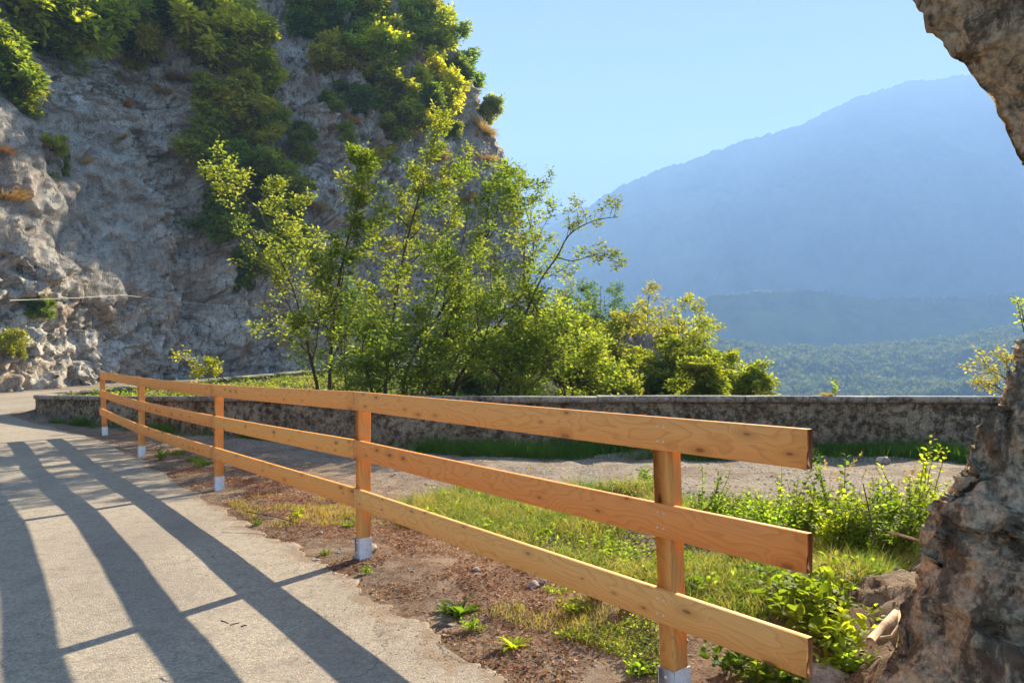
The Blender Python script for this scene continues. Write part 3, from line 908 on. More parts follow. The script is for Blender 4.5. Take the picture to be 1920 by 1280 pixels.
# boards
tints = {(0, 0): (1.0, .95, .86), (1, 0): (1.0, .78, .62), (2, 0): (1.0, 1.06, 1.0),  # near bottom rail's yellower tint paints in bounce from the sunlit ground
         (0, 1): (1.0, .92, .78), (1, 1): (1.0, .98, .80), (2, 1): (1.0, .92, .75),
         (0, 2): (1.0, .86, .68), (1, 2): (1.0, .84, .66), (2, 2): (1.0, .88, .70),
         (0, 3): (1.0, .90, .72), (1, 3): (1.0, .84, .68), (2, 3): (1.0, .88, .72)}
last = RP[4] + (RP[4] - RP[3]) / np.linalg.norm(RP[4] - RP[3]) * .12
nodes = [END] + [RP[1], RP[2], RP[3], last]
tops = [ENDT, RT[1], RT[2], RT[3], RT[4] + .003]
jig = random.Random(3)
for r_ in range(3):
    for k in range(4):
        a, b = nodes[k], nodes[k + 1]
        za, zb = tops[k] - .42 * r_, tops[k + 1] - .42 * r_
        if r_ == 2: za -= .0; zb -= .0
        e1 = np.array([a[0], a[1], za]); e2 = np.array([b[0], b[1], zb])
        if k > 0: e1 = e1 + (e1 - e2) / np.linalg.norm(e1 - e2) * .0
        Lb = np.linalg.norm(e2 - e1)
        X = Vector((e2 - e1) / Lb)
        nbk = dirs[min(k, 4)][1]
        Yv = Vector((nbk[0], nbk[1], 0)); Zv = X.cross(Yv)
        if Zv.z < 0: Zv = -Zv
        Zv.normalize(); Yv = Zv.cross(X)
        th = .042
        mb = MB()
        y0, y1 = (0, th) if Yv.dot(Vector((.8, .6, 0))) > 0 else (-th, 0)
        # long board slightly bowed
        nS = 24
        xs = np.linspace(.0015 if k else 0, Lb - .0015, nS)
        bow = .006 * np.sin(np.linspace(0, math.pi, nS)) * jig.uniform(-1, 1)
        bz = .008 * np.sin(np.linspace(0, math.pi, nS)) * jig.uniform(-1, .3)
        h = .162; bv = .004
        prof_ = [(y0 + bv, 0), (y1 - bv, 0), (y1, -bv), (y1, -h + bv), (y1 - bv, -h), (y0 + bv, -h), (y0, -h + bv), (y0, -bv)]
        V = np.array([[(xs[q], yy_ + bow[q], z_ + bz[q]) for (yy_, z_) in prof_] for q in range(nS)])
        fi = []
        for q in range(nS - 1):
            for c in range(8):
                c2 = (c + 1) % 8
                fi.append([q * 8 + c, q * 8 + c2, q * 8 + 8 + c2, q * 8 + 8 + c])
        mb.add(V.reshape(-1, 3), np.array(fi))
        for b_ in (0, (nS - 1) * 8):
            mb.f3.append(np.array([[b_, b_ + c, b_ + c + 1] for c in range(1, 7)]))
        me = mesh_np('rail', np.concatenate(mb.v), [np.concatenate(mb.f4), np.concatenate(mb.f3)], mats=[M['wood'], M['end_grain_shade_dark' if r_ < 2 else 'end_grain_shade']], midx=[0] * ((nS - 1) * 8) + [1] * 12)
        o = link('rail', me, fence)
        mt = Matrix((X, Yv, Zv)).transposed().to_4x4()
        mt.translation = Vector(e1) - FO
        o.matrix_local = mt
        o.color = tints[(r_, k)] + (1,)
        # screws where the board meets its posts
        yf = y0 if abs(y0) < .001 else y1
        sg = -1 if abs(y0) < .001 else 1
        spots = [Lb - .03]
        spots.append(.03 if k else float(np.linalg.norm(END - RP[0])))
        for sx in spots:
            for sz in (-.045, -.118):
                for dx_ in ((0,) if not (k == 0 and sx > .1 and sx < 1) else (-.02, .02)):
                    mb = MB()
                    mb.tube([(sx + dx_, yf, sz), (sx + dx_, yf + sg * .002, sz)], .005, 8, True)
                    mb.build('screw', M['steel'], o)
# ------------------------------------------------------------------ vegetation
def unit(a): return a / (np.linalg.norm(a, axis=-1, keepdims=True) + 1e-9)

def grow_tree(seed, stems, wood, leaf, leaf_len=.075, spread=.55, levels=3, kids=(9, 7), ratio=.42, lpt=12, up=.25, first=.25, twig_r=.004, droop=0.0, clump=.10, leaf_w=.42):
    """stems: list of (points, base radius). fills wood (MB) and leaf (MB)"""
    g = np.random.default_rng(seed)
    tips = []
    def branch(P, r0, lev):
        P = np.asarray(P, float)
        n = len(P)
        if lev < levels or True:
            wood.tube(P, np.linspace(r0, max(r0 * .25, twig_r * .6), n), 6 if lev == 0 else 4 if lev == 1 else 3)
        Ls = np.linalg.norm(np.diff(P, axis=0), axis=1).sum()
        if lev >= levels:
            tips.append(P); return
        k = kids[min(lev, len(kids) - 1)]
        for q in range(k):
            f = first + (1 - first) * (q + g.uniform(.1, .9)) / k if lev == 0 else .15 + .85 * (q + g.uniform(0, 1)) / k
            f = min(f, .98)
            t_ = f * (n - 1); i = int(t_); fr = t_ - i
            p = P[i] * (1 - fr) + P[min(i + 1, n - 1)] * fr
            d = unit(P[min(i + 1, n - 1)] - P[i] if i < n - 1 else P[-1] - P[-2])
            side = unit(np.cross(d, g.normal(size=3)))
            v = unit(d * (1 - spread) + side * spread + np.array([0, 0, up]))
            L = Ls * ratio * (1.15 - .6 * f) * g.uniform(.7, 1.25)
            m = 5 if lev == 0 else 4
            pts = [p]
            for z in range(m):
                v = unit(v + g.normal(size=3) * .22 + np.array([0, 0, .04 - droop]))
                pts.append(pts[-1] + v * L / m)
            branch(pts, r0 * (1 - .65 * f) * .5, lev + 1)
        tips.append(P[-2:])
    for P, r in stems:
        branch(P, r, 0)
    pos, dr, upv = [], [], []
    for P in tips:
        a = np.sort(g.uniform(0.05, 1.08, lpt))
        t_ = np.clip(a, 0, .999) * (len(P) - 1); i = t_.astype(int); fr = (t_ - i)[:, None]
        p = P[i] * (1 - fr) + P[i + 1] * fr
        d = unit(P[i + 1] - P[i])
        sd = unit(np.cross(d, np.array([0, 0, 1.0])) + 1e-3) * np.where(np.arange(lpt) % 2, 1, -1)[:, None]
        v = unit(d * .5 + sd * .9 + g.normal(size=(lpt, 3)) * .35 + np.array([0, 0, -.15]))
        pos.append(p + g.normal(size=(lpt, 3)) * clump * .3 + v * g.uniform(0, clump, (lpt, 1)))
        dr.append(v); upv.append(np.array([0, 0, 1.0]) + g.normal(size=(lpt, 3)) * .45)
    pos, dr, upv = map(np.concatenate, (pos, dr, upv))
    L = leaf_len * g.uniform(.65, 1.3, len(pos))
    leaf.leaves(pos, dr, upv, L, L * leaf_w * 1.25)
    return len(pos)

def tree(name, label, cat, base, stems, seed, group=None, color=(1, 1, 1), mat='leaf_tree', **kw):
    root = thing(name, label, cat, base, 0, group)
    wm, lm = MB(), MB()
    b = np.array(base)
    st = [(np.array(P) - b, r) for P, r in stems]
    n = grow_tree(seed, st, wm, lm, **kw)
    wm.build('trunk', M['bark'], root, True)
    o = lm.build('crown', M[mat], root)
    o.color = color + (1,)
    return root

def px_stem(pts, D, r, sink=None):
    """curve through sight points (px, py) at depth D (or per-point depth)"""
    out = []
    for q, p in enumerate(pts):
        d = p[2] if len(p) > 2 else D
        out.append(at(p[0], p[1], d))
    out = np.array([tuple(v) for v in out])
    if sink is not None:
        out = np.concatenate([[(out[0][0], out[0][1], sink)], out])
    P, _ = smooth_path(out, np.zeros(len(out)), 4)
    return P, r

def gz1(x, y): return float(G(np.array([x]), np.array([y]))[0])
def root_of(P):
    return (float(P[0][0]), float(P[0][1]), float(P[0][2]))

TG = 'slender trees growing behind the parapet'
specs = [
 # label, D, stems(px), radius, seed, color, kwargs
 ('thin leaning tree with dark stem, first from the left behind the fence', 20.5, [[(596, 735), (588, 690), (572, 610), (550, 520), (510, 420), (485, 350)]], .055, 1, (1, 1, .9), dict(kids=(13, 7, 4), ratio=.42)),
 ('slim upright tree with yellow top whose straight stem stands right of the leaning one', 19.5, [[(618, 735), (620, 660), (628, 560), (645, 450), (668, 350), (690, 262)]], .06, 2, (1.15, 1.05, .7), dict(kids=(15, 7, 4), ratio=.27, first=.3)),
 ('tall dark stemmed tree reaching highest in the middle of the thicket', 21.5, [[(722, 745), (730, 650), (745, 520), (765, 410), (785, 330), (800, 275)]], .065, 3, (1.1, 1.0, .7), dict(kids=(14, 7, 4), ratio=.26, first=.35)),
 ('bushy tree leaning right with crossed stems in the middle of the thicket', 20, [[(755, 745), (775, 660), (830, 560), (880, 480), (925, 380), (940, 320)], [(760, 745), (790, 690), (850, 640), (900, 600)]], .06, 4, (1.05, 1.05, .8), dict(kids=(11, 6, 4), ratio=.34, first=.25)),
 ('broad tree with several stems fanning to the right below the cliff edge', 19, [[(850, 745), (880, 670), (935, 590), (985, 520), (1000, 430), (985, 350)], [(850, 745), (905, 690), (980, 640), (1030, 600)], [(840, 745), (830, 660), (850, 560), (880, 470)]], .055, 5, (1, 1, .8), dict(kids=(10, 6, 4), ratio=.34, first=.25)),
 ('tree whose long bare limb reaches out against the blue mountain', 18.5, [[(930, 745), (965, 660), (1000, 580), (1010, 545)]], .055, 6, (1, 1, .85), dict(kids=(9, 6, 4), ratio=.40, first=.15)),
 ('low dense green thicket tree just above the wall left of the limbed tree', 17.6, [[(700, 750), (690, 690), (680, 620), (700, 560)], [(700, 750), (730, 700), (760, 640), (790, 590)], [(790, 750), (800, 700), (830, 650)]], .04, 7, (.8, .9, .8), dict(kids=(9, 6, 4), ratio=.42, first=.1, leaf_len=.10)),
 ('low spreading tree over the coping below the bare limb', 17.3, [[(960, 750), (940, 700), (900, 640), (880, 590)], [(980, 750), (1010, 700), (1040, 650), (1060, 610)], [(970, 750), (980, 690), (975, 620)]], .04, 8, (.95, 1, .75), dict(kids=(9, 6, 4), ratio=.42, first=.1, leaf_len=.10)),
 ('low bright tree spilling over the coping, left of the grey boulder', 18.2, [[(1060, 755), (1050, 710), (1030, 660), (1035, 610)], [(1070, 755), (1090, 715), (1105, 690)]], .035, 9, (1.1, 1.1, .7), dict(kids=(9, 6, 4), ratio=.42, first=.1, leaf_len=.10)),
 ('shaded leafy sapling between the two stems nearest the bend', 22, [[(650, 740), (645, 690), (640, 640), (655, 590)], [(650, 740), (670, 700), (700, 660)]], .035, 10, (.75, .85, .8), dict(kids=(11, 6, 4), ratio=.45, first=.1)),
]
for lab, D_, sts, r, sd, colr, kw in specs:
    stems = []
    for q, sp_ in enumerate(sts):
        sp_ = [(p[0], 745 - (745 - p[1]) * (.90 if D_ > 18.6 else .78)) for p in sp_]
        x0 = (sp_[0][0] - 960) / F * D_
        gz0 = gz1(x0, D_) - .1
        stems.append(px_stem(sp_, D_, r * (1 if q == 0 else .7), min(gz0, float(at(sp_[0][0], sp_[0][1], D_).z) - .05)))
    kw.setdefault('lpt', 13 if D_ > 18.4 else 9); kw.setdefault('leaf_len', .105); kw.setdefault('clump', .16); kw.setdefault('leaf_w', .46)
    if sd == 6:
        for lp in ([(1000, 560), (1020, 510), (1045, 478), (1062, 445), (1085, 425), (1120, 412), (1160, 407)], [(1043, 480), (1075, 484), (1110, 478), (1135, 480), (1160, 492)], [(1062, 445), (1078, 420), (1082, 400)]):
            pass
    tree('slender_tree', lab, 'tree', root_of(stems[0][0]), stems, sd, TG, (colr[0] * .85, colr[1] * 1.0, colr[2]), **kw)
# the limb against the sky
limb = [px_stem(p, 18.5, r) for p, r in (([(985, 590), (1012, 528), (1045, 480), (1062, 447), (1085, 427), (1120, 412), (1158, 407)], .03), ([(1043, 482), (1075, 489), (1110, 479), (1135, 481), (1160, 494)], .016))]
root6 = [o for o in COL.objects if o.get('label', '').startswith('tree whose long bare limb')][0]
wm, lm = MB(), MB()
off = np.array(root6.location)
grow_tree(66, [(P - off, r) for P, r in limb], wm, lm, levels=2, kids=(10, 4), ratio=.26, lpt=9, first=.4, spread=.6, leaf_len=.10)
wm.build('limb', M['bark'], root6, True)
o = lm.build('limb_leaves', M['leaf_tree'], root6); o.color = (1, 1, .85, 1)

# ---- bush prototypes for the cliff and slope
def bush_mesh(seed, rad, n_stem, mat, **kw):
    g = np.random.default_rng(seed)
    stems = []
    for q in range(n_stem):
        a = g.uniform(0, 2 * math.pi); e = g.uniform(.25, 1.0)
        d = np.array([math.cos(a) * (1 - e * .6), math.sin(a) * (1 - e * .6), e + .15])
        P = [np.zeros(3)]; sl_ = g.uniform(.55, 1.35)
        for k in range(5):
            d = unit(d + g.normal(size=3) * .2)
            P.append(P[-1] + d * rad * .24 * sl_)
        stems.append((P, rad * .02))
    wm, lm = MB(), MB()
    grow_tree(seed, stems, wm, lm, **kw)
    return wm.mesh('bush_wood', M['bark'], True), lm.mesh('bush_leaves', M[mat])
kwb = dict(levels=3, kids=(7, 5, 3), ratio=.44, lpt=7, first=.25, leaf_len=.30, clump=.30, spread=.62, leaf_w=.42)
PROT = [bush_mesh(400 + k, 2.0, 7, 'leaf_bush', **kwb) for k in range(4)]
def tuft_mesh(seed, n=420, L=.8, R_=.35, mat='leaf_dry', w=.02):
    g = np.random.default_rng(seed)
    mb = MB()
    a = g.uniform(0, 2 * math.pi, n); rr_ = R_ * np.sqrt(g.uniform(0, 1, n))
    base = V3(np.cos(a) * rr_, np.sin(a) * rr_, 0 * a)
    d = unit(V3(np.cos(a) * g.uniform(.2, .9, n), np.sin(a) * g.uniform(.2, .9, n), g.uniform(.4, 1.1, n)))
    ln_ = L * g.uniform(.5, 1.1, n)
    p = base; sd = unit(np.cross(d, g.normal(size=(n, 3))))
    rows = []
    v = d.copy()
    for k in range(4):
        wk = w * (1 - k / 3.2) * .5
        rows += [p + sd * wk, p - sd * wk]
        v = unit(v + np.array([0, 0, -.22]) * (k + .5))
        p = p + v * (ln_ / 3)[:, None]
    V = np.stack(rows, 1)
    b = np.arange(n)[:, None] * 8
    f = np.concatenate([b + [2 * k, 2 * k + 1, 2 * k + 3, 2 * k + 2] for k in range(3)])
    mb.add(V.reshape(-1, 3), f)
    return mb.mesh('tuft_blades', M[mat])
TUFT = [tuft_mesh(500 + k, 520, 1.0, .5, w=.035) for k in range(2)]

def put_bush(px, py, rpx, label, kind='green', col=(1, 1, 1), D_=None, k=0, name=None, group='shrubs clinging to the cliff', squash=1.0):
    if D_ is None:
        h = ray(px, py)
        if h[0] is None: return
        p, nrm_, D_ = h[0], h[1], h[0].y
        if nrm_.y > 0: nrm_ = -nrm_
    else:
        p = at(px, py, D_); nrm_ = Vector((.4, -.6, .2))
    R_ = rpx / F * D_
    g = random.Random(int(px * 7 + py))
    if kind == 'dry':
        root = thing(name or 'grass_tuft', label, 'grass tuft', p - nrm_ * .1, 0, group)
        o = link('blades', TUFT[k % 2], root)
        sc = R_ / .8
    else:
        out = Vector((nrm_.x * .4, nrm_.y * .4, 0)) * R_
        root = thing(name or 'cliff_shrub', label, 'shrub', p - Vector((0, 0, R_ * .62)) + out * .25, 0, group)
        link('stems', PROT[k % 4][0], root)
        o = link('foliage', PROT[k % 4][1], root)
        sc = R_ / 1.9
    root.scale = (sc * g.uniform(.85, 1.15), sc * g.uniform(.85, 1.15), sc * squash)
    ax_ = Vector((0, 0, 1)).lerp(nrm_.normalized(), .38).normalized()
    q = ax_.to_track_quat('Z', 'Y') @ Quaternion((0, 0, 1), g.uniform(0, 6.28))
    root.rotation_mode = 'QUATERNION'; root.rotation_quaternion = q
    for c_ in root.children: c_.color = col + (1,)
    return root

YG = (1.25, 1.2, .65); GR = (.85, 1.0, .8); DK = (.72, .86, .75); OL = (1.05, 1.02, .7); BR = (1.2, 1.3, .6); TN = (1.05, .98, .7); BL = (.6, .85, .9)
CB = [
 (55, 45, 125, 'yellow green tree hanging over the top left corner of the cliff', YG), (160, 40, 75, 'yellow green bush right of the corner tree', YG),
 (15, 125, 70, 'dark bush under the corner tree at the left edge', DK), (45, 175, 50, 'small yellowish bush drooping at the left edge above the netting', OL),
 (235, 55, 80, 'dark leafy bush in the shade between the corner tree and the tan shrub', DK), (300, 90, 55, 'olive and pinkish shrub on the brow above the netting', TN),
 (315, 15, 75, 'dark bush cut by the top edge above the tan shrub', DK), (385, 35, 75, 'green bush at the top edge left of the bare slab', GR),
 (410, 110, 80, 'big bright green bush crowning the gully', BR), (465, 90, 55, 'yellow green bush on the right shoulder of the gully', YG),
 (480, 150, 60, 'round yellow bush reaching over the bare slab', YG), (515, 165, 32, 'small green sprig of bush farthest out over the slab', BR),
 (395, 185, 60, 'brown green bush hanging in the upper gully', OL), (450, 200, 50, 'mid green bush in the gully below the round yellow one', GR),
 (410, 260, 60, 'dark bush in the gully beside the net edge', DK), (470, 265, 50, 'olive bush half way down the gully', OL),
 (420, 320, 50, 'green bush in the narrow part of the gully', GR), (485, 325, 55, 'pale olive shrub beside the tan grass in the gully', OL),
 (455, 380, 60, 'dense green bush low in the gully', GR), (520, 370, 55, 'yellowish bush right of the low gully bush', OL),
 (430, 430, 45, 'shaded bush at the net edge low down', DK), (495, 440, 60, 'dark bush at the foot of the gully', DK), (480, 510, 55, 'darkest bush under the overhang at the gully foot', DK), (540, 470, 50, 'green bush where the gully meets the thicket', GR),
 (600, 15, 60, 'dark bush at the top edge beside the bare slab', DK), (640, 60, 60, 'green bush at the head of the wooded rib', GR), (690, 40, 65, 'bright yellow bush at the top of the wooded rib', YG),
 (700, 110, 60, 'bright bush in the middle of the wooded rib', BR), (640, 120, 45, 'brownish bush on the left flank of the wooded rib', OL), (745, 80, 50, 'dark green bush on the rib beside the bare rock streak', DK),
 (730, 165, 55, 'olive bush low on the wooded rib', OL), (765, 215, 45, 'yellow green bush at the tail of the wooded rib', YG), (690, 190, 42, 'small dark bush under the wooded rib', DK),
 (745, 240, 40, 'orange tinged bush where the rib ends', TN), (630, 195, 26, 'tiny dark bush alone on the grey slab', DK), (590, 60, 30, 'small dark bush on the slab edge near the top', DK),
 (560, 285, 30, 'small tan green shrub on a slab ledge', TN), (575, 250, 22, 'small dark shrub on the slab above the tan one', DK), (640, 250, 25, 'little green shrub on the lower slab', GR),
 (790, 25, 55, 'green bush at the top edge of the skyline', GR), (805, 85, 50, 'leafy bush on the skyline below the top edge', GR), (790, 150, 55, 'bright green bush inside the skyline bushes', BR),
 (835, 145, 45, 'dark bush on the skyline above the overhanging tree', DK), (830, 205, 50, 'yellow green bush hanging from the skyline ledge', YG), (795, 200, 35, 'dark green bush under the skyline ledge', DK),
 (885, 145, 58, 'blue green tree leaning out from the skyline into the sky', BL), (895, 200, 34, 'lower half of the leaning skyline scrub, dark', DK), (928, 228, 20, 'small dark bush poking out of the skyline lowest', BL),
 (850, 245, 26, 'small yellow bush on the netted rock under the skyline', YG), (735, 300, 30, 'yellow bush on the cliff behind the highest tree', YG),
 (120, 312, 42, 'round yellow green shrub growing through the netting', OL), (92, 270, 22, 'thin greyish shrub above the round netting shrub', GR),
 (14, 640, 34, 'dark green patch of scrub in the hollow at the left edge', DK), (70, 580, 26, 'dark scrub in the hollow under the steel cable', DK),
]
for q, (a, b_, r_, lab, col) in enumerate(CB):
    put_bush(a, b_, r_, lab, 'green', col, k=q)
DR = [
 (5, 370, 34, 'straw coloured tuft at the left edge of the netting'), (235, 200, 16, 'small straw tuft on the grey netted rock'), (225, 262, 14, 'smaller tuft below the one on the netted rock'),
 (155, 305, 20, 'rust coloured tuft beside the round netting shrub'), (5, 290, 20, 'rusty tuft high at the left edge'), (190, 105, 26, 'tan tuft on the brow under the dark bush'), (335, 150, 26, 'tan tuft on the brow beside the gully'),
 (545, 255, 24, 'tan tuft on the slab left of the little shrub'), (590, 390, 26, 'reddish tuft low on the slab behind the yellow tree'), (520, 300, 22, 'tan tuft at the gully edge'),
 (760, 255, 26, 'tan tuft below the orange bush'), (905, 245, 24, 'golden tuft on the skyline under the small bush'), (935, 262, 20, 'golden tuft on the steep skyline edge'), (950, 285, 14, 'lowest golden tuft on the skyline'),
 (700, 290, 22, 'tan tuft in the middle of the cliff'), (850, 330, 24, 'tan tuft beside the vertical cable marks'), (870, 375, 22, 'tan tuft low between the treetops'), (825, 300, 20, 'tan tuft above the treetops'), (910, 300, 18, 'brown tuft near the skyline shoulder'),
 (660, 225, 18, 'brown tuft on the slab near the rib'), (305, 175, 18, 'brown tuft on the pale brow rock'),
]
for q, (a, b_, r_, lab) in enumerate(DR):
    put_bush(a, b_, r_, lab, 'dry', [(1, .85, .7), (1.1, .8, .55), (.9, .85, .6)][q % 3], k=q, group='dry grass tufts on the cliff')

# ---- trees on the slope beyond the parapet, right of the thicket
def slope_tree(px_, py_top, D_, rpx, label, col, k):
    x = (px_ - 960) / F * D_
    g0 = gz1(x, D_)
    top = EYE + (YH - py_top) / F * D_
    R_ = rpx / F * D_
    gr = random.Random(k)
    h = top - g0
    zf = max(g0 - .1, top - 3.3 * R_)
    wob_ = lambda: gr.uniform(-.12, .12)
    trunk = np.array([(x, D_, g0 - .1), (x + wob_(), D_ + wob_(), (g0 + zf) / 2), (x + wob_(), D_, zf)])
    stems = [(trunk, .06 + .01 * h)]
    for n in range(6):
        a_ = n * 1.047 + gr.uniform(-.4, .4)
        hgt = (top - zf) * (1.0 if n == 0 else gr.uniform(.62, .93))
        rad = R_ * (.12 if n == 0 else gr.uniform(.5, 1.0))
        P = [trunk[-1]]
        for q in range(1, 6):
            f = q / 5
            P.append(np.array([trunk[-1][0] + math.cos(a_) * rad * f ** .8 + wob_() * .6, D_ + math.sin(a_) * rad * f ** .8 + wob_() * .6, zf + hgt * f]))
        stems.append((np.array(P), .035))
    o = tree('slope_tree', label, 'tree', (x, D_, g0 - .1), stems, k, 'trees on the slope beyond the parapet', col, mat='leaf_tree', kids=(8, 6, 3), ratio=.38, first=.15, spread=.66, lpt=9, leaf_len=.115, clump=.16, leaf_w=.5)
    return o
slope_tree(1120, 538, 34, 62, 'blue green tree with pointed top beyond the parapet', (.6, .85, .85), 31)
slope_tree(1055, 560, 36, 55, 'green tree at the foot of the cliff left of the pointed one', (.8, .9, .7), 32)
slope_tree(1205, 556, 31, 58, 'olive brown topped tree between the pointed tree and the yellow ones', (.95, .9, .65), 33)
slope_tree(1262, 585, 28, 62, 'tall yellow green tree in front of the far forest', (1.0, 1.05, .65), 34)
slope_tree(1310, 635, 25, 58, 'bright yellow green tree right of the boulder', (1.1, 1.15, .65), 35)
slope_tree(1150, 610, 27, 58, 'mid green tree above the grey boulder', (.85, .95, .65), 36)
slope_tree(1365, 672, 23, 46, 'lower bright bush tree tapering towards the valley', (1.05, 1.12, .65), 37)
slope_tree(1402, 692, 22, 36, 'last and lowest green bush at the right end of the slope trees', (1.0, 1.12, .65), 38)
slope_tree(1250, 650, 24, 50, 'yellow leaved bush beside the right flank of the boulder', (1.05, 1.05, .65), 39)
slope_tree(1120, 660, 23, 46, 'dense green bush left below the grey boulder', (1.0, 1.05, .65), 40)

slope_tree(1085, 600, 24, 50, 'leafy tree closing the gap between thicket and pointed tree', (.95, 1.0, .65), 41)
slope_tree(1170, 690, 20, 40, 'low shrub hiding the foot of the grey boulder', (.9, 1.0, .65), 42)
slope_tree(1330, 680, 20, 42, 'low bright shrub just above the coping right of the boulder', (1.05, 1.1, .65), 43)
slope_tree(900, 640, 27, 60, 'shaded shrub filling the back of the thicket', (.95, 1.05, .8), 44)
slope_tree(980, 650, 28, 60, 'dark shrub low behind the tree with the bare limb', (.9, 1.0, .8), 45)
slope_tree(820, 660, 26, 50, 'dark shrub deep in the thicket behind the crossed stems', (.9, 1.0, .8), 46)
# grey boulder on the slope
def rock_mesh(seed, sx, sy, sz, mat, amp=.22, n=40):
    a = np.linspace(0, 2 * math.pi, n, endpoint=False); b = np.linspace(0, math.pi, n // 2)
    A, B = np.meshgrid(a, b, indexing='ij')
    p = V3(np.cos(A) * np.sin(B), np.sin(A) * np.sin(B), np.cos(B))
    r = 1 + amp * fbm(p * 1.4, 3, seed) + amp * .8 * facets(A * 1.2 * np.sin(B) + .2 * noise(p * 3), B * 1.2, .45, seed + 3, .9) + amp * .3 * fbm(p * 6, 2, seed)
    # seam: blend so that angle 0 and 2 pi agree
    v = p * r[..., None] * np.array([sx, sy, sz])
    i = np.arange(n)[:, None] * (n // 2) + np.arange(n // 2 - 1)[None]
    j = ((np.arange(n) + 1) % n)[:, None] * (n // 2) + np.arange(n // 2 - 1)[None]
    return mesh_np('rock', v, np.stack([i, i + 1, j + 1, j], -1).reshape(-1, 4), mat, False)
bo = link('boulder', rock_mesh(7, 1.5, 1.3, 1.9, M['cliff'], .2, 90)); bo.location = at(1188, 722, 27.5)
tag(bo, 'big grey rock outcrop among the trees just above the parapet', 'boulder')

# ---- vegetation of the bank inside the bend
def low_plant_mesh(seed, n_stem=14, h=.5, leaf=.06, per=12, mat='leaf_weed', spread=.5, kind='ov', wr=.62):
    g = np.random.default_rng(seed)
    sm, lm = MB(), MB()
    for q in range(n_stem):
        a = g.uniform(0, 2 * math.pi); e = g.uniform(0, spread)
        d = unit(np.array([math.cos(a) * e, math.sin(a) * e, 1]))
        L = h * g.uniform(.55, 1.05); P = [np.array([math.cos(a), math.sin(a), 0]) * g.uniform(0, .12) * h]
        for k in range(6):
            d = unit(d + g.normal(size=3) * .10 + np.array([math.cos(a), math.sin(a), -.1]) * .05)
            P.append(P[-1] + d * L / 6)
        P = np.array(P)
        sm.tube(P, np.linspace(.004, .0015, 7) * (h / .5), 4)
        t_ = np.linspace(.18, .999, per) * 6; i = np.minimum(t_.astype(int), 5); fr = (t_ - i)[:, None]
        p = P[i] * (1 - fr) + P[i + 1] * fr
        dd_ = unit(P[i + 1] - P[i])
        an = np.arange(per) * 2.4 + g.uniform(0, 6)
        out = V3(np.cos(an), np.sin(an), 0 * an + .25)
        v = unit(out + dd_ * .4 + g.normal(size=(per, 3)) * .2)
        sz = leaf * g.uniform(.6, 1.25, per) * (1.15 - .5 * np.linspace(0, 1, per))
        lm.leaves(p + v * .01, v, np.array([0, 0, 1.]) + g.normal(size=(per, 3)) * .4, sz, sz * wr, kind)
    return sm.mesh('weed_stems', M['stem']), lm.mesh('weed_leaves', M[mat])
def put_plant(pm, name, label, cat, x, y, sc=1.0, col=(1, 1, 1), group=None, z=None, rz=None, parts=('stems', 'leaves')):
    g = random.Random(int(x * 1000 + y * 77))
    root = thing(name, label, cat, (x, y, (gz1(x, y) if z is None else z) - .01), g.uniform(0, 6.28) if rz is None else rz, group)
    for nm, m_ in zip(parts, pm if isinstance(pm, tuple) else (pm,)):
        o = link(nm, m_, root); o.color = col + (1,)
    root.scale = (sc, sc, sc)
    return root
def gpx(px, py_base):
    """ground point seen at a pixel (ground close to z=-.05)"""
    z = -.05
    for _ in range(6):
        D_ = (EYE - z) * F / (py_base - YH)
        x = (px - 960) / F * D_
        z = gz1(x, D_)
    return x, D_

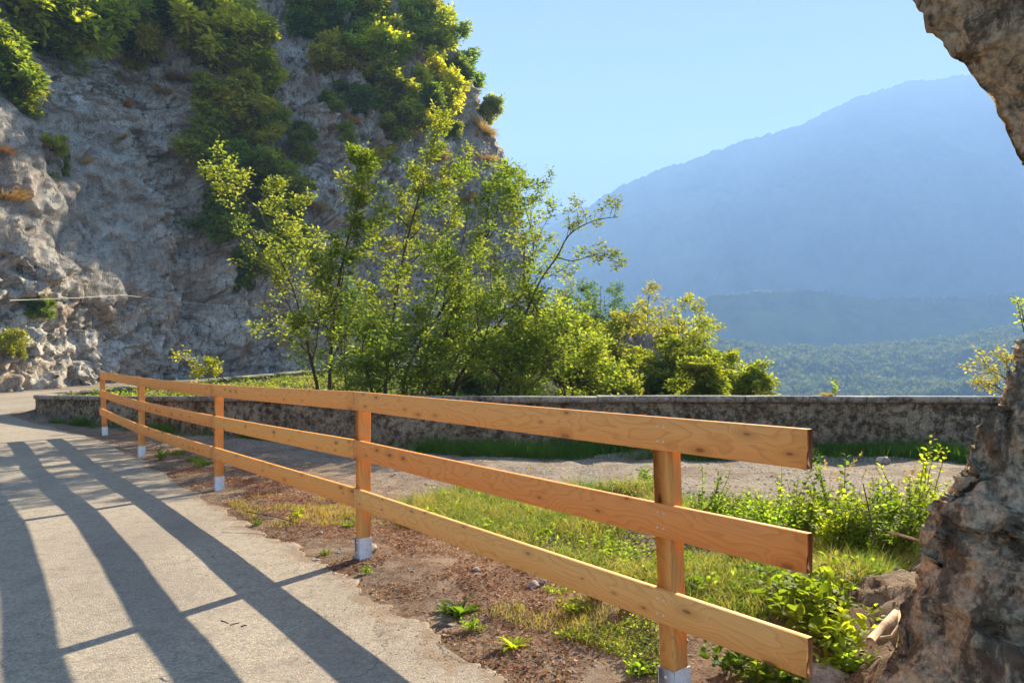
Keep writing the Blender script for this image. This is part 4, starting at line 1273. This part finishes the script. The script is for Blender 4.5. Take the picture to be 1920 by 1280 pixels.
WEED = [low_plant_mesh(600 + k, 26, .62, .072, 20, wr=.66) for k in range(3)]          # small leaved bushy weeds
TALL = [low_plant_mesh(620 + k, 7, .85, .078, 26, spread=.22, wr=.6) for k in range(2)]
BIG = [low_plant_mesh(640 + k, 12, .40, .115, 9, spread=.7, wr=.58) for k in range(2)]
LOW = [low_plant_mesh(660 + k, 12, .16, .04, 7, spread=1.1, wr=.75) for k in range(2)]
W1 = (1.15, 1.15, .8); W2 = (.9, 1.05, .8); W3 = (1.35, 1.25, .7)
weeds = [
 (1330, 985, TALL[0], .72, W1, 'upright leafy weed just right of the nearest fence post, between top and middle rail'),
 (1320, 1000, WEED[0], .75, W2, 'bushy weed round the foot of the upright one beside the nearest post'),
 (1365, 990, WEED[1], .62, W1, 'small bushy weed behind the middle rail near the nearest post'),
 (1478, 1010, TALL[1], .80, W1, 'weed with a thin dark stem just left of the rail ends'),
 (1450, 1030, WEED[2], .85, W2, 'wide low bush of weeds behind the middle rail end'),
 (1510, 1020, WEED[0], .95, W1, 'broad weed bush right behind the ends of the rails'),
 (1560, 1000, TALL[0], .95, W2, 'tall weed with large leaves standing in the sunny gap'),
 (1575, 1040, WEED[1], .95, W3, 'yellow green weed bush in the middle of the sunny gap'),
 (1625, 1010, WEED[2], .90, W2, 'green weed bush behind the leaning dry stalk'),
 (1665, 1000, WEED[0], .85, W1, 'bushy weed left of the tallest one by the rock'),
 (1722, 985, TALL[1], 1.08, W3, 'tallest bright weed reaching up beside the rough rock'),
 (1700, 1020, WEED[1], 1.0, W1, 'thick weed bush under the tallest weed'),
 (1740, 1000, WEED[2], .9, W3, 'yellow weed bush touching the rough rock'),
 (1395, 1010, WEED[0], .7, W2, 'small dense weed bush right of the nearest post and above the middle rail'),
 (1420, 980, WEED[2], .6, W1, 'smallest weed bush at the back edge of the grass behind the rails'),
 (1600, 1060, WEED[0], .9, W2, 'dark green weed bush at the front of the sunny gap'),
 (1685, 1045, WEED[1], .8, W1, 'weed bush rising behind the earth mound'),
 (1550, 1130, BIG[1], .9, W1, 'leafy plant standing behind the big leaved bright one'),
 (1480, 1130, BIG[0], .8, W2, 'leafy plant seen between middle and lowest rail ends'),
 (1300, 1120, LOW[1], 1.6, W2, 'low leafy patch right behind the nearest post'),
 (1640, 1045, LOW[0], 1.5, W2, 'low leafy patch in front of the weed bushes'),
 (1400, 1060, LOW[1], 1.5, W2, 'low leafy patch under the middle rail'),
 (1545, 1195, BIG[0], 1.12, W3, 'big leaved bright plant in front of the rail ends'),
 (1500, 1170, BIG[1], .95, W1, 'second big leaved plant, partly behind the lowest rail'),
 (1600, 1165, BIG[0], .72, W3, 'small big leaved plant leaning towards the earth mound'),
 (1575, 1262, BIG[1], .60, W2, 'low plant with pointed leaves beside the end of the lowest rail'),
 (1360, 1262, BIG[0], .62, W2, 'leafy plant right of the nearest post foot under the lowest rail'),
 (1420, 1285, BIG[1], .60, W1, 'leafy plant at the bottom edge under the lowest rail'),
 (1475, 1300, BIG[0], .55, W2, 'dark leafy plant at the bottom edge below the rail end'),
 (1215, 905, LOW[1], 1.8, W2, 'small weed behind the top rail left of the nearest post'),
 (1225, 925, TALL[0], .38, W3, 'yellow sprig showing left of the nearest post under the top rail'),
 (1180, 1140, LOW[0], 1.6, W1, 'clover like patch under the lowest rail left of the nearest post'),
 (1120, 1120, LOW[1], 1.5, W2, 'low leafy patch left of the clover like one'),
 (1075, 1150, LOW[0], 1.1, W3, 'small spreading weed at the left edge of the leafy patches'),
 (1140, 1040, BIG[1], .55, W1, 'broad leaved weed in the grass behind the lowest rail'),
 (1190, 1060, BIG[0], .5, W2, 'second broad leaved weed in the grass near the nearest post'),
 (885, 1180, LOW[0], .8, W2, 'tiny dark weed between the two rosettes'),
 (690, 1075, LOW[1], .6, W2, 'tiny green seedling at the foot of the post with the white stone'),
 (610, 1040, LOW[0], .55, W3, 'tiny green seedling beside the asphalt edge'),
 (480, 985, LOW[1], .7, W2, 'pair of small green leaves near the asphalt edge'),
 (560, 970, LOW[0], 1.0, W3, 'small weed clump in the litter between two posts'),
 (300, 862, LOW[1], 1.6, W2, 'green weed clump beside the second farthest post'),
 (1190, 1265, LOW[0], .9, W2, 'small weed at the bottom edge left of the nearest post'),
]
for px_, py_, pm, sc, col, lab in weeds:
    x, y = gpx(px_, py_)
    put_plant(pm, 'weed', lab, 'weed', x, y, sc, col, 'weeds on the verge')
# rosettes of long leaves on the bare earth
def rosette_mesh(seed, n=14, L=.13):
    g = np.random.default_rng(seed); mb = MB()
    a = np.arange(n) * 2.4 + g.uniform(0, .5, n)
    e = g.uniform(.25, 1.1, n)
    d = unit(V3(np.cos(a), np.sin(a), e))
    sz = L * g.uniform(.6, 1.15, n)
    mb.leaves(V3(np.cos(a) * .01, np.sin(a) * .01, 0 * a), d, np.array([0, 0, 1.]) + g.normal(size=(n, 3)) * .2, sz, sz * .42, 'ov')
    return mb.mesh('rosette_leaves', M['leaf_weed'])
ROS = [rosette_mesh(700, 18, .15), rosette_mesh(701, 15, .12)]
for px_, py_, k, sc, col, lab in [
 (862, 1150, 0, 1.15, W2, 'large leafy rosette on bare earth near the asphalt'), (835, 1145, 1, .8, W1, 'smaller rosette touching the large one on its left'),
 (965, 1212, 1, 1.05, W3, 'bright rosette with narrow leaves nearest the asphalt corner'), (1210, 1262, 0, .5, W3, 'tiny rosette left of the nearest post foot'),
 (655, 985, 1, .8, W2, 'rosette in the litter just left of the post with the white stone')]:
    x, y = gpx(px_, py_)
    put_plant(ROS[k], 'rosette_plant', lab, 'plant', x, y, sc, col, 'leaf rosettes on bare earth', parts=('leaves',))
# flowering grasses
def seedgrass_mesh(seed, n=5, h=.75):
    g = np.random.default_rng(seed); sm, lm = MB(), MB()
    for q in range(n):
        a = g.uniform(0, 6.28); d = unit(np.array([math.cos(a) * .18, math.sin(a) * .18, 1])); P = [np.zeros(3) + g.normal(size=3) * [.02, .02, 0]]
        L = h * g.uniform(.75, 1.05)
        for k in range(7):
            d = unit(d + np.array([math.cos(a), math.sin(a), -.3]) * .035 * k * .6)
            P.append(P[-1] + d * L / 7)
        P = np.array(P); sm.tube(P, np.linspace(.0022, .001, 8), 3)
        m = 34
        f = g.uniform(.8, 1.0, m) * 6.999; i = f.astype(int); fr = (f - i)[:, None]
        p = P[i] * (1 - fr) + P[i + 1] * fr
        v = unit(g.normal(size=(m, 3)) * .6 + d)
        lm.leaves(p, v, g.normal(size=(m, 3)), .022 * g.uniform(.6, 1.3, m), .007)
    return sm.mesh('grass_stalks', M['leaf_dry']), lm.mesh('seed_heads', M['leaf_dry'])
SG = [seedgrass_mesh(720), seedgrass_mesh(721, 3, .65)]
for px_, py_, k, sc, lab in [
 (1560, 990, 0, 1.12, 'feathery seed headed grass in front of the dark wall foot, left clump'), (1680, 1000, 1, 1.1, 'arching seed headed grass left of the tallest weed'),
 (1735, 990, 0, .95, 'seed headed grass beside the rough rock'), (990, 925, 1, .62, 'small seed headed grass in the gravel behind the middle rail'), (1128, 905, 1, .5, 'little seed headed grass alone on the gravel'),
 (1600, 1010, 1, 1.15, 'seed headed grass standing among the weed bushes')]:
    x, y = gpx(px_, py_)
    put_plant(SG[k], 'seed_grass', lab, 'grass', x, y, sc, (1.2, 1.15, .9), 'flowering grasses on the verge', parts=('stalks', 'seed_heads'))

# plants beyond / on the parapet
put_plant(low_plant_mesh(741, 3, .42, .10, 9, mat='leaf_tree', spread=.5), 'wall_sprig', 'little sprig growing out of the parapet coping against the blue valley', 'plant', (1566 - 960) / F * 14.15, 14.15, 1.0, (.75, 1, .8), z=1.025)
put_plant(TUFT[0], 'wall_grass', 'small dry tuft beside the sprig on the coping', 'grass tuft', (1552 - 960) / F * 14.2, 14.2, .14, (1, 1, .8), z=1.025, parts=('blades',))
def stems_at(ptss, D_, r): return [px_stem(p, D_, r) for p in ptss]
st = stems_at([[(1905, 760), (1890, 715), (1860, 695), (1838, 680)], [(1905, 760), (1895, 700), (1880, 672)], [(1905, 760), (1870, 725), (1842, 722)]], 15.6, .02)
tree('parapet_shrub', 'yellow green shrub leaning over the right end of the parapet beside the rock', 'shrub', root_of(st[0][0]), st, 51, None, (1.2, 1.1, .7), levels=2, kids=(9, 4), ratio=.4, lpt=8, leaf_len=.07)
st = stems_at([[(1925, 640), (1915, 600), (1906, 560)], [(1925, 640), (1918, 590), (1912, 570)]], 3.45, .003)
tree('rock_plant', 'small green plant on top of the rough rock at the right edge', 'plant', root_of(st[0][0]), st, 52, None, (1.2, 1.2, .7), mat='leaf_weed', levels=1, kids=(7,), ratio=.35, lpt=6, leaf_len=.018, twig_r=.001, clump=.01)

# diagonal branch with leaves leaning out over the coping of the bend
st = stems_at([[(432, 716), (400, 700), (370, 685), (338, 672)], [(425, 718), (405, 690), (388, 678)], [(432, 716), (392, 705), (370, 700)]], 24.5, .015)
tree('leaning_sprout', 'bright sprout leaning left over the bend of the parapet', 'shrub', root_of(st[0][0]), st, 53, None, (1.5, 1.4, .6), levels=2, kids=(9, 4), ratio=.3, lpt=8, leaf_len=.09)

# dense ground cover on the bank inside the bend, and grass along the wall foot: nobody could count it
def scatter_grass(name, label, pts, hgt, w, n_seg=3, mat='grass', seed=1, col=(1, 1, 1), lean=.5):
    g = np.random.default_rng(seed)
    pts = np.asarray(pts); n = len(pts)
    a = g.uniform(0, 2 * math.pi, n)
    tilt = g.uniform(.05, lean, n)
    d = unit(V3(np.cos(a) * tilt, np.sin(a) * tilt, 1 + 0 * a))
    fa_ = g.uniform(0, 2 * math.pi, n)
    sd = V3(np.cos(fa_), np.sin(fa_), 0 * fa_)
    h = hgt * g.uniform(.35, 1.15, n)
    p = pts.copy(); v = d.copy(); rows = []
    for k in range(n_seg + 1):
        wk = (w * (1 - k / (n_seg + .15)) * .5)
        wk = np.broadcast_to(wk, (n,))[:, None]
        rows += [p + sd * wk, p - sd * wk]
        v = unit(v + V3(np.cos(a), np.sin(a), -.6 + 0 * a) * (.16 * (k + .3) * g.uniform(.3, 1.6, n))[:, None])
        p = p + v * (h / n_seg)[:, None]
    V = np.stack(rows, 1); m = 2 * (n_seg + 1)
    b = np.arange(n)[:, None] * m
    f = np.concatenate([b + [2 * k, 2 * k + 1, 2 * k + 3, 2 * k + 2] for k in range(n_seg)])
    o = link(name, mesh_np(name, V, f, M[mat])); o.color = col + (1,)
    return tag(o, label, 'grass', kind='stuff')

def sample_px(n, poly, g, dens=None):
    """random ground points inside a region given by ground coordinates polygon"""
    P = np.array(poly, float)
    out = []
    lo, hi = P.min(0), P.max(0)
    while sum(len(o) for o in out) < n:
        q = g.uniform(lo, hi, (n * 2, 2))
        m = inside(q[:, 0], q[:, 1], P)
        q = q[m]
        if dens is not None: q = q[g.uniform(0, 1, len(q)) < dens(q[:, 0], q[:, 1])]
        out.append(q)
    q = np.concatenate(out)[:n]
    return V3(q[:, 0], q[:, 1], G(q[:, 0], q[:, 1]) - .005)
g8 = np.random.default_rng(88)
def patch(x, y, sc=1.1, thr=-.1, seed=3):
    return sstep(thr, thr + .35, fbm(V3(x, y, 0 * x) * sc, 3, seed))
reg_main = [gpx(*q) for q in [(745, 950), (860, 915), (1000, 925), (1230, 915), (1300, 950), (1740, 960), (1720, 1050), (1600, 1100), (1480, 1160), (1280, 1150), (1150, 1090), (1000, 1040), (880, 1000), (760, 990)]]
scatter_grass('grass', 'green grass growing on the verge behind the fence', sample_px(52000, reg_main, g8, lambda x, y: patch(x, y, .9, -.45, 3)), .24, .007, seed=2, lean=.8)
reg_front = [gpx(*q) for q in [(880, 1110), (1000, 1090), (1230, 1150), (1250, 1290), (1150, 1230), (1050, 1200), (900, 1150)]]
scatter_grass('sparse_grass', 'sparse thin grass in front of the lowest rail', sample_px(1500, reg_front, g8, lambda x, y: patch(x, y, 2.2, .15, 9)), .09, .004, seed=3)
reg_left = [gpx(*q) for q in [(420, 940), (560, 900), (700, 930), (760, 990), (700, 1010), (600, 1000), (480, 985)]]
scatter_grass('verge_grass', 'patchy yellow grass between the far posts', sample_px(2600, reg_left, g8, lambda x, y: patch(x, y, 1.5, .1, 19)), .09, .005, seed=4, col=(1.2, 1.05, .8))
reg_far = [gpx(*q) for q in [(280, 850), (340, 840), (420, 880), (400, 900), (300, 872)]]
scatter_grass('far_verge_grass', 'grass round the far posts by the asphalt', sample_px(1500, reg_far, g8, lambda x, y: patch(x, y, 1.0, .0, 29)), .11, .007, seed=5)
reg_foot = [(-13.5, 21.6), (-9, 17.9), (-6, 15.9), (-3, 14.3), (0, 12.9), (5, 12.5), (12, 12.4), (12, 13.75), (5, 13.9), (0, 14.15), (-3, 14.95), (-6, 16.4), (-9, 18.5), (-12, 20.8)]
scatter_grass('wall_foot_grass', 'dark grass and weeds in the shade along the foot of the parapet', sample_px(21000, reg_foot, g8, lambda x, y: .06 + .94 * patch(x, y, .8, -.1, 39)), .32, .012, seed=6, col=(.8, .95, .8))
reg_dry = [gpx(*q) for q in [(1290, 1050), (1400, 1050), (1440, 1120), (1400, 1190), (1290, 1150)]]
scatter_grass('straw_grass', 'straw coloured grass under the rails right of the nearest post', sample_px(2600, reg_dry, g8), .16, .005, seed=7, col=(1.9, 1.3, .9), mat='grass', lean=.9)
# bank inside the bend
def bank_pts(n, g):
    q = g.uniform((-15.3, 15), (7, 42), (n * 6, 2))
    d, _ = dist_poly(q[:, 0], q[:, 1], WP)
    m = inside(q[:, 0], q[:, 1], RAV) & (d > .35) & (q[:, 0] < 6)
    q = q[m][:n]
    return V3(q[:, 0], q[:, 1], G(q[:, 0], q[:, 1]))
bp = bank_pts(26000, g8)
scatter_grass('bank_grass', 'bright grass on the bank inside the bend of the parapet', bp, .30, .022, seed=8, col=(1.15, 1.1, .8))
bp = bank_pts(16000, g8)
mb = MB(); nB = len(bp)
mb.leaves(bp + V3(0 * bp[:, 0], 0 * bp[:, 0], g8.uniform(.05, .42, nB)), g8.normal(size=(nB, 3)) * [1, 1, .5], np.array([0, 0, 1.]) + g8.normal(size=(nB, 3)) * .5, .11 * g8.uniform(.5, 1.3, nB), .08)
tag(mb.build('ground_cover', M['leaf_weed']), 'leafy ground cover filling the bank inside the bend', 'ground cover', kind='stuff')

q_ = sample_px(2000, reg_front + [], g8, lambda x, y: patch(x, y, 2.4, .0, 59))
mb = MB(); nB = len(q_)
mb.leaves(q_ + V3(0 * q_[:, 0], 0 * q_[:, 0], g8.uniform(.005, .05, nB)), g8.normal(size=(nB, 3)) * [1, 1, .4], np.array([0, 0, 1.]) + g8.normal(size=(nB, 3)) * .4, .022 * g8.uniform(.5, 1.5, nB), .016)
tag(mb.build('creeping_weeds', M['leaf_weed']), 'creeping small leaved weeds on the earth in front of the lowest rail', 'ground cover', kind='stuff')
q_ = sample_px(7000, reg_main, g8, lambda x, y: patch(x, y, 1.6, .0, 69))
mb = MB(); nB = len(q_)
mb.leaves(q_ + V3(0 * q_[:, 0], 0 * q_[:, 0], g8.uniform(.01, .14, nB)), g8.normal(size=(nB, 3)) * [1, 1, .5], np.array([0, 0, 1.]) + g8.normal(size=(nB, 3)) * .5, .045 * g8.uniform(.5, 1.5, nB), .03)
tag(mb.build('mixed_weeds', M['leaf_weed']), 'mixed small leaved weeds growing through the grass behind the fence', 'ground cover', kind='stuff')
# litter, pebbles and stones
def scatter_flakes(name, label, pts, L, W, seed, mat, thick=.0):
    g = np.random.default_rng(seed); n = len(pts)
    mb = MB()
    a = g.uniform(0, 6.28, n)
    d = V3(np.cos(a), np.sin(a), g.normal(size=n) * .28)
    mb.leaves(pts + V3(0 * a, 0 * a, g.uniform(.004, .018, n)), d, np.array([0, 0, 1.]) + g.normal(size=(n, 3)) * .5, L * g.uniform(.4, 1.5, n), W * g.uniform(.5, 1.5, n))
    return tag(mb.build(name, M[mat]), label, 'litter', kind='stuff')
reg_lit = [gpx(*q) for q in [(300, 880), (420, 860), (560, 900), (700, 930), (880, 990), (1250, 1100), (1700, 1150), (1700, 1290), (960, 1290), (760, 1165), (560, 1040), (430, 960)]]
def lit_d(x, y): return .10 + .90 * patch(x, y, 1.3, -.05, 49)
scatter_flakes('leaf_litter', 'reddish brown dead leaves and needles on the verge', sample_px(34000, reg_lit, g8, lit_d), .032, .006, 11, 'litter')
scatter_flakes('dead_leaves', 'curled brown leaves scattered on the verge', sample_px(5200, reg_lit, g8, lit_d), .032, .018, 12, 'litter')
reg_all = [gpx(*q) for q in [(180, 822), (600, 815), (1760, 860), (1740, 1100), (1640, 1290), (960, 1290), (760, 1165), (560, 1040), (430, 960), (250, 860)]]
def pebbles(name, label, pts, s0, s1, seed, mat):
    g = np.random.default_rng(seed); n = len(pts)
    base = np.array([(1, 0, 0), (-1, 0, 0), (0, 1, 0), (0, -1, 0), (0, 0, 1), (0, 0, -1)], float)
    V = base[None] * (1 + g.uniform(-.35, .35, (n, 6, 1))) * V3(g.uniform(.7, 1.3, n), g.uniform(.7, 1.3, n), g.uniform(.4, .8, n))[:, None]
    a = g.uniform(0, 6.28, n); c, s_ = np.cos(a)[:, None], np.sin(a)[:, None]
    X = V[..., 0] * c - V[..., 1] * s_; Y = V[..., 0] * s_ + V[..., 1] * c
    sz = s0 * (s1 / s0) ** (g.uniform(0, 1, n) ** 3)
    V = V3(X, Y, V[..., 2]) * sz[:, None, None] + pts[:, None] + np.array([0, 0, 1]) * (sz * .2)[:, None, None]
    f = np.array([[0, 2, 4], [2, 1, 4], [1, 3, 4], [3, 0, 4], [2, 0, 5], [1, 2, 5], [3, 1, 5], [0, 3, 5]])
    F_ = (np.arange(n)[:, None, None] * 6 + f[None]).reshape(-1, 3)
    return tag(link(name, mesh_np(name, V, F_, M[mat])), label, 'gravel', kind='stuff')
pebbles('gravel', 'small grey stones strewn over the verge and old gravel road', sample_px(26000, reg_all, g8), .004, .022, 13, 'stone')
# grit and twigs on the asphalt along its edge
q = []
for k in range(2600):
    f = g8.uniform(0, 1); i = int(f * (len(re) - 200)) + 40
    dd_ = abs(g8.normal()) * .35
    q.append((re[i, 0] - dd_ * .8, re[i, 1] - dd_ * .6))
q = np.array(q)
scatter_flakes('road_debris', 'needles and bits of leaf blown onto the asphalt edge', V3(q[:, 0], q[:, 1], road_z(q[:, 1]) + .016), .022, .006, 14, 'litter')

def stone(px_, py_, s, label, seed, flat=.6, mat='stone'):
    x, y = gpx(px_, py_)
    o = link('stone', rock_mesh(seed, s, s * .8, s * flat, M[mat], .25, 24)); o.location = (x, y, gz1(x, y) + s * flat * .35); o.rotation_euler = (0, .2, seed)
    return tag(o, label, 'stone', 'loose stones on the verge')
stone(696, 1034, .055, 'white pebble wedged beside the metal shoe of a fence post', 3, .9)
stone(1000, 1100, .045, 'pale angular stone in red litter under the lowest rail', 4, .7)
stone(1018, 1092, .03, 'smaller stone touching the pale angular one', 5, .8)
stone(893, 1070, .032, 'brown stone in the litter left of the pale angular one', 6, .7)
stone(845, 1172, .028, 'flat white stone at the asphalt edge below the large rosette', 7, .4)
stone(832, 1192, .02, 'small white chip at the asphalt edge', 8, .5)
stone(590, 1052, .045, 'flat buff stone lying at the asphalt corner', 9, .35)
stone(627, 1078, .035, 'rusty flat chip beside the shadow of the post', 10, .35)
stone(1545, 1290, .15, 'large pale rock under the end of the lowest rail', 12, .55)
stone(1650, 1300, .09, 'grey rock at the foot of the tunnel rock', 13, .6)
stone(775, 870, .05, 'pale stone at the foot of the wall behind the fence, left', 14, .6)
stone(925, 829, .09, 'white stone in the shade at the foot of the parapet', 15, .5)
stone(1655, 868, .12, 'grey stone in the shade of the parapet right of the rails', 16, .6)
stone(600, 1000, .03, 'small white stone in the litter between posts', 17, .6)
stone(525, 928, .04, 'flat white stone near the middle post', 18, .35)

# cut branch on the earth mound, leaning dry stalk
def stick(name, label, cat, pts, r0, r1, mat, k=8):
    mb = MB(); P = np.array([tuple(p) for p in pts], float); b = P[0].copy()
    mb.tube(P - b, np.linspace(r0, r1, len(P)), k, True)
    o = mb.build(name, M[mat], None, True); o.location = b
    return tag(o, label, cat)
stick('cut_branch', 'short sawn pale branch lying on the earth at the foot of the rock', 'branch', [at(1632, 1202, 3.5), at(1655, 1175, 3.6), at(1680, 1148, 3.72)], .022, .018, 'branch', 12)
stick('root', 'thin curved root beside the sawn branch', 'root', [at(1650, 1195, 3.45), at(1672, 1192, 3.45), at(1686, 1170, 3.5), at(1687, 1145, 3.6)], .008, .006, 'branch')
stick('dry_stalk', 'thin dark dry stalk leaning among the sunny weeds', 'stalk', [at(1640, 1020, 5.6), at(1628, 950, 5.6), at(1618, 905, 5.6)], .006, .004, 'bark')
stick('fallen_stick', 'thin stick slanting from the grass to the rock', 'stick', [at(1668, 997, 4.6), at(1700, 1006, 4.5), at(1735, 1016, 4.4)], .009, .007, 'branch')
x, y = gpx(462, 990); x2, y2 = gpx(560, 1000)
stick('twig', 'long thin twig lying at the asphalt edge', 'twig', [(x, y, .03), ((x + x2) / 2, (y + y2) / 2 + .05, .0), (x2, y2, -.03)], .006, .004, 'bark')
for a_, b_, lab in (((415, 1165), (428, 1170), 'dark bark chip on the sunlit asphalt, left of three'), ((432, 1173), (448, 1169), 'dark bark chip on the sunlit asphalt, middle of three'), ((452, 1176), (463, 1173), 'dark bark chip on the sunlit asphalt, right of three')):
    P = []
    for q_ in (a_, b_):
        D_ = (EYE - .02) * F / (q_[1] - YH); P.append(((q_[0] - 960) / F * D_, D_, .026))
    stick('bark_chip', lab, 'bark chip', [P[0], ((P[0][0] + P[1][0]) / 2, (P[0][1] + P[1][1]) / 2, .028), P[1]], .005, .003, 'bark', 5)

# ---- rockfall netting on the near cliff: hexagonal wire mesh lying on the rock
def netting():
    u0, u1, z0, z1 = sk[2] + 2.0, sk[5] - 1.0, 4.6, 17.5
    c = .125
    du, dz = c * 1.732 / 2, c * .75
    nuh, nzh = int((u1 - u0) / (c * .9)), int((z1 - z0) / (c * 1.5 * .9))
    # pointy-top hexagons: each cell contributes three edges
    cw = c * .9; a = cw / 1.732; rowh = a * 1.5
    I, J = np.meshgrid(np.arange(int((u1 - u0) / cw)), np.arange(int((z1 - z0) / rowh)), indexing='ij')
    cx = u0 + (I + .5 * (J % 2)) * cw; cz = z0 + J * rowh
    E = []
    pt = lambda k: (cx + a * np.sin(math.pi / 3 * k), cz + a * np.cos(math.pi / 3 * k))
    for k in (0, 1, 2):
        p, q_ = pt(k), pt(k + 1)
        E.append((p, q_))
    P = np.concatenate([np.stack([e[0][0].ravel(), e[0][1].ravel()], -1) for e in E]); Q = np.concatenate([np.stack([e[1][0].ravel(), e[1][1].ravel()], -1) for e in E])
    # lower edge is ragged
    keep = P[:, 1] > 6.6 + 1.4 * np.sin(P[:, 0] * .42 + 1) - .18 * (P[:, 0] - u0) * 0
    P, Q = P[keep], Q[keep]
    Dn = np.maximum(D, box2(D))            # wire is stretched over the bumps
    def surf(a_):
        fi = np.interp(a_[:, 0], uu, np.arange(len(uu))); fj = np.interp(a_[:, 1], zz, np.arange(len(zz)))
        i = np.clip(fi.astype(int), 0, len(uu) - 2); j = np.clip(fj.astype(int), 0, len(zz) - 2)
        fu, fv = (fi - i)[:, None], (fj - j)[:, None]
        S_ = cvn
        return S_[i, j] * (1 - fu) * (1 - fv) + S_[i + 1, j] * fu * (1 - fv) + S_[i, j + 1] * (1 - fu) * fv + S_[i + 1, j + 1] * fu * fv
    Dn = Dn + .05
    cvn = V3(P0[..., 0] + NX * Dn, P0[..., 1] + NY * Dn, cv[..., 2])
    A_, B_ = surf(P), surf(Q)
    d = unit(B_ - A_)
    s1 = unit(np.cross(d, np.array([.9, -.3, .3]))) ; s2 = np.cross(d, s1)
    r = .0075
    rows = []
    for k in range(3):
        o_ = (s1 * math.cos(k * 2.094) + s2 * math.sin(k * 2.094)) * r
        rows += [A_ + o_, B_ + o_]
    V = np.stack(rows, 1)
    b = np.arange(len(A_))[:, None] * 6
    f = np.concatenate([b + [0, 2, 3, 1], b + [2, 4, 5, 3], b + [4, 0, 1, 5]])
    o = link('rockfall_netting', mesh_np('rockfall_netting', V, f, M['wire']))
    tag(o, 'grey hexagonal wire netting draped over the left part of the cliff', 'netting')
def box2(a, k=2):
    r = a.copy()
    for _ in range(2):
        for sh in (-k, k):
            r = np.maximum(r, np.roll(a, sh, 0) * .0 + np.roll(a, sh, 0)); r = np.maximum(r, np.roll(a, sh, 1))
    out = r.copy()
    for sh in range(-k, k + 1):
        out = out + np.roll(r, sh, 0) + np.roll(r, sh, 1)
    return out / (1 + 2 * (2 * k + 1))
netting()

# steel cable along the cliff foot
pts = []
for px_, py_ in [(18, 563), (80, 561), (150, 558), (232, 553), (300, 562), (380, 570), (470, 576), (560, 581)]:
    h = ray(px_, py_)
    pts.append(Vector((0, 0, EYE)).lerp(h[0], 1 - .9 / h[0].y) if h[0] is not None else at(px_, py_, 40))
stick('steel_cable', 'thin pale steel cable strung along the foot of the cliff', 'cable', pts, .012, .012, 'cable', 6)
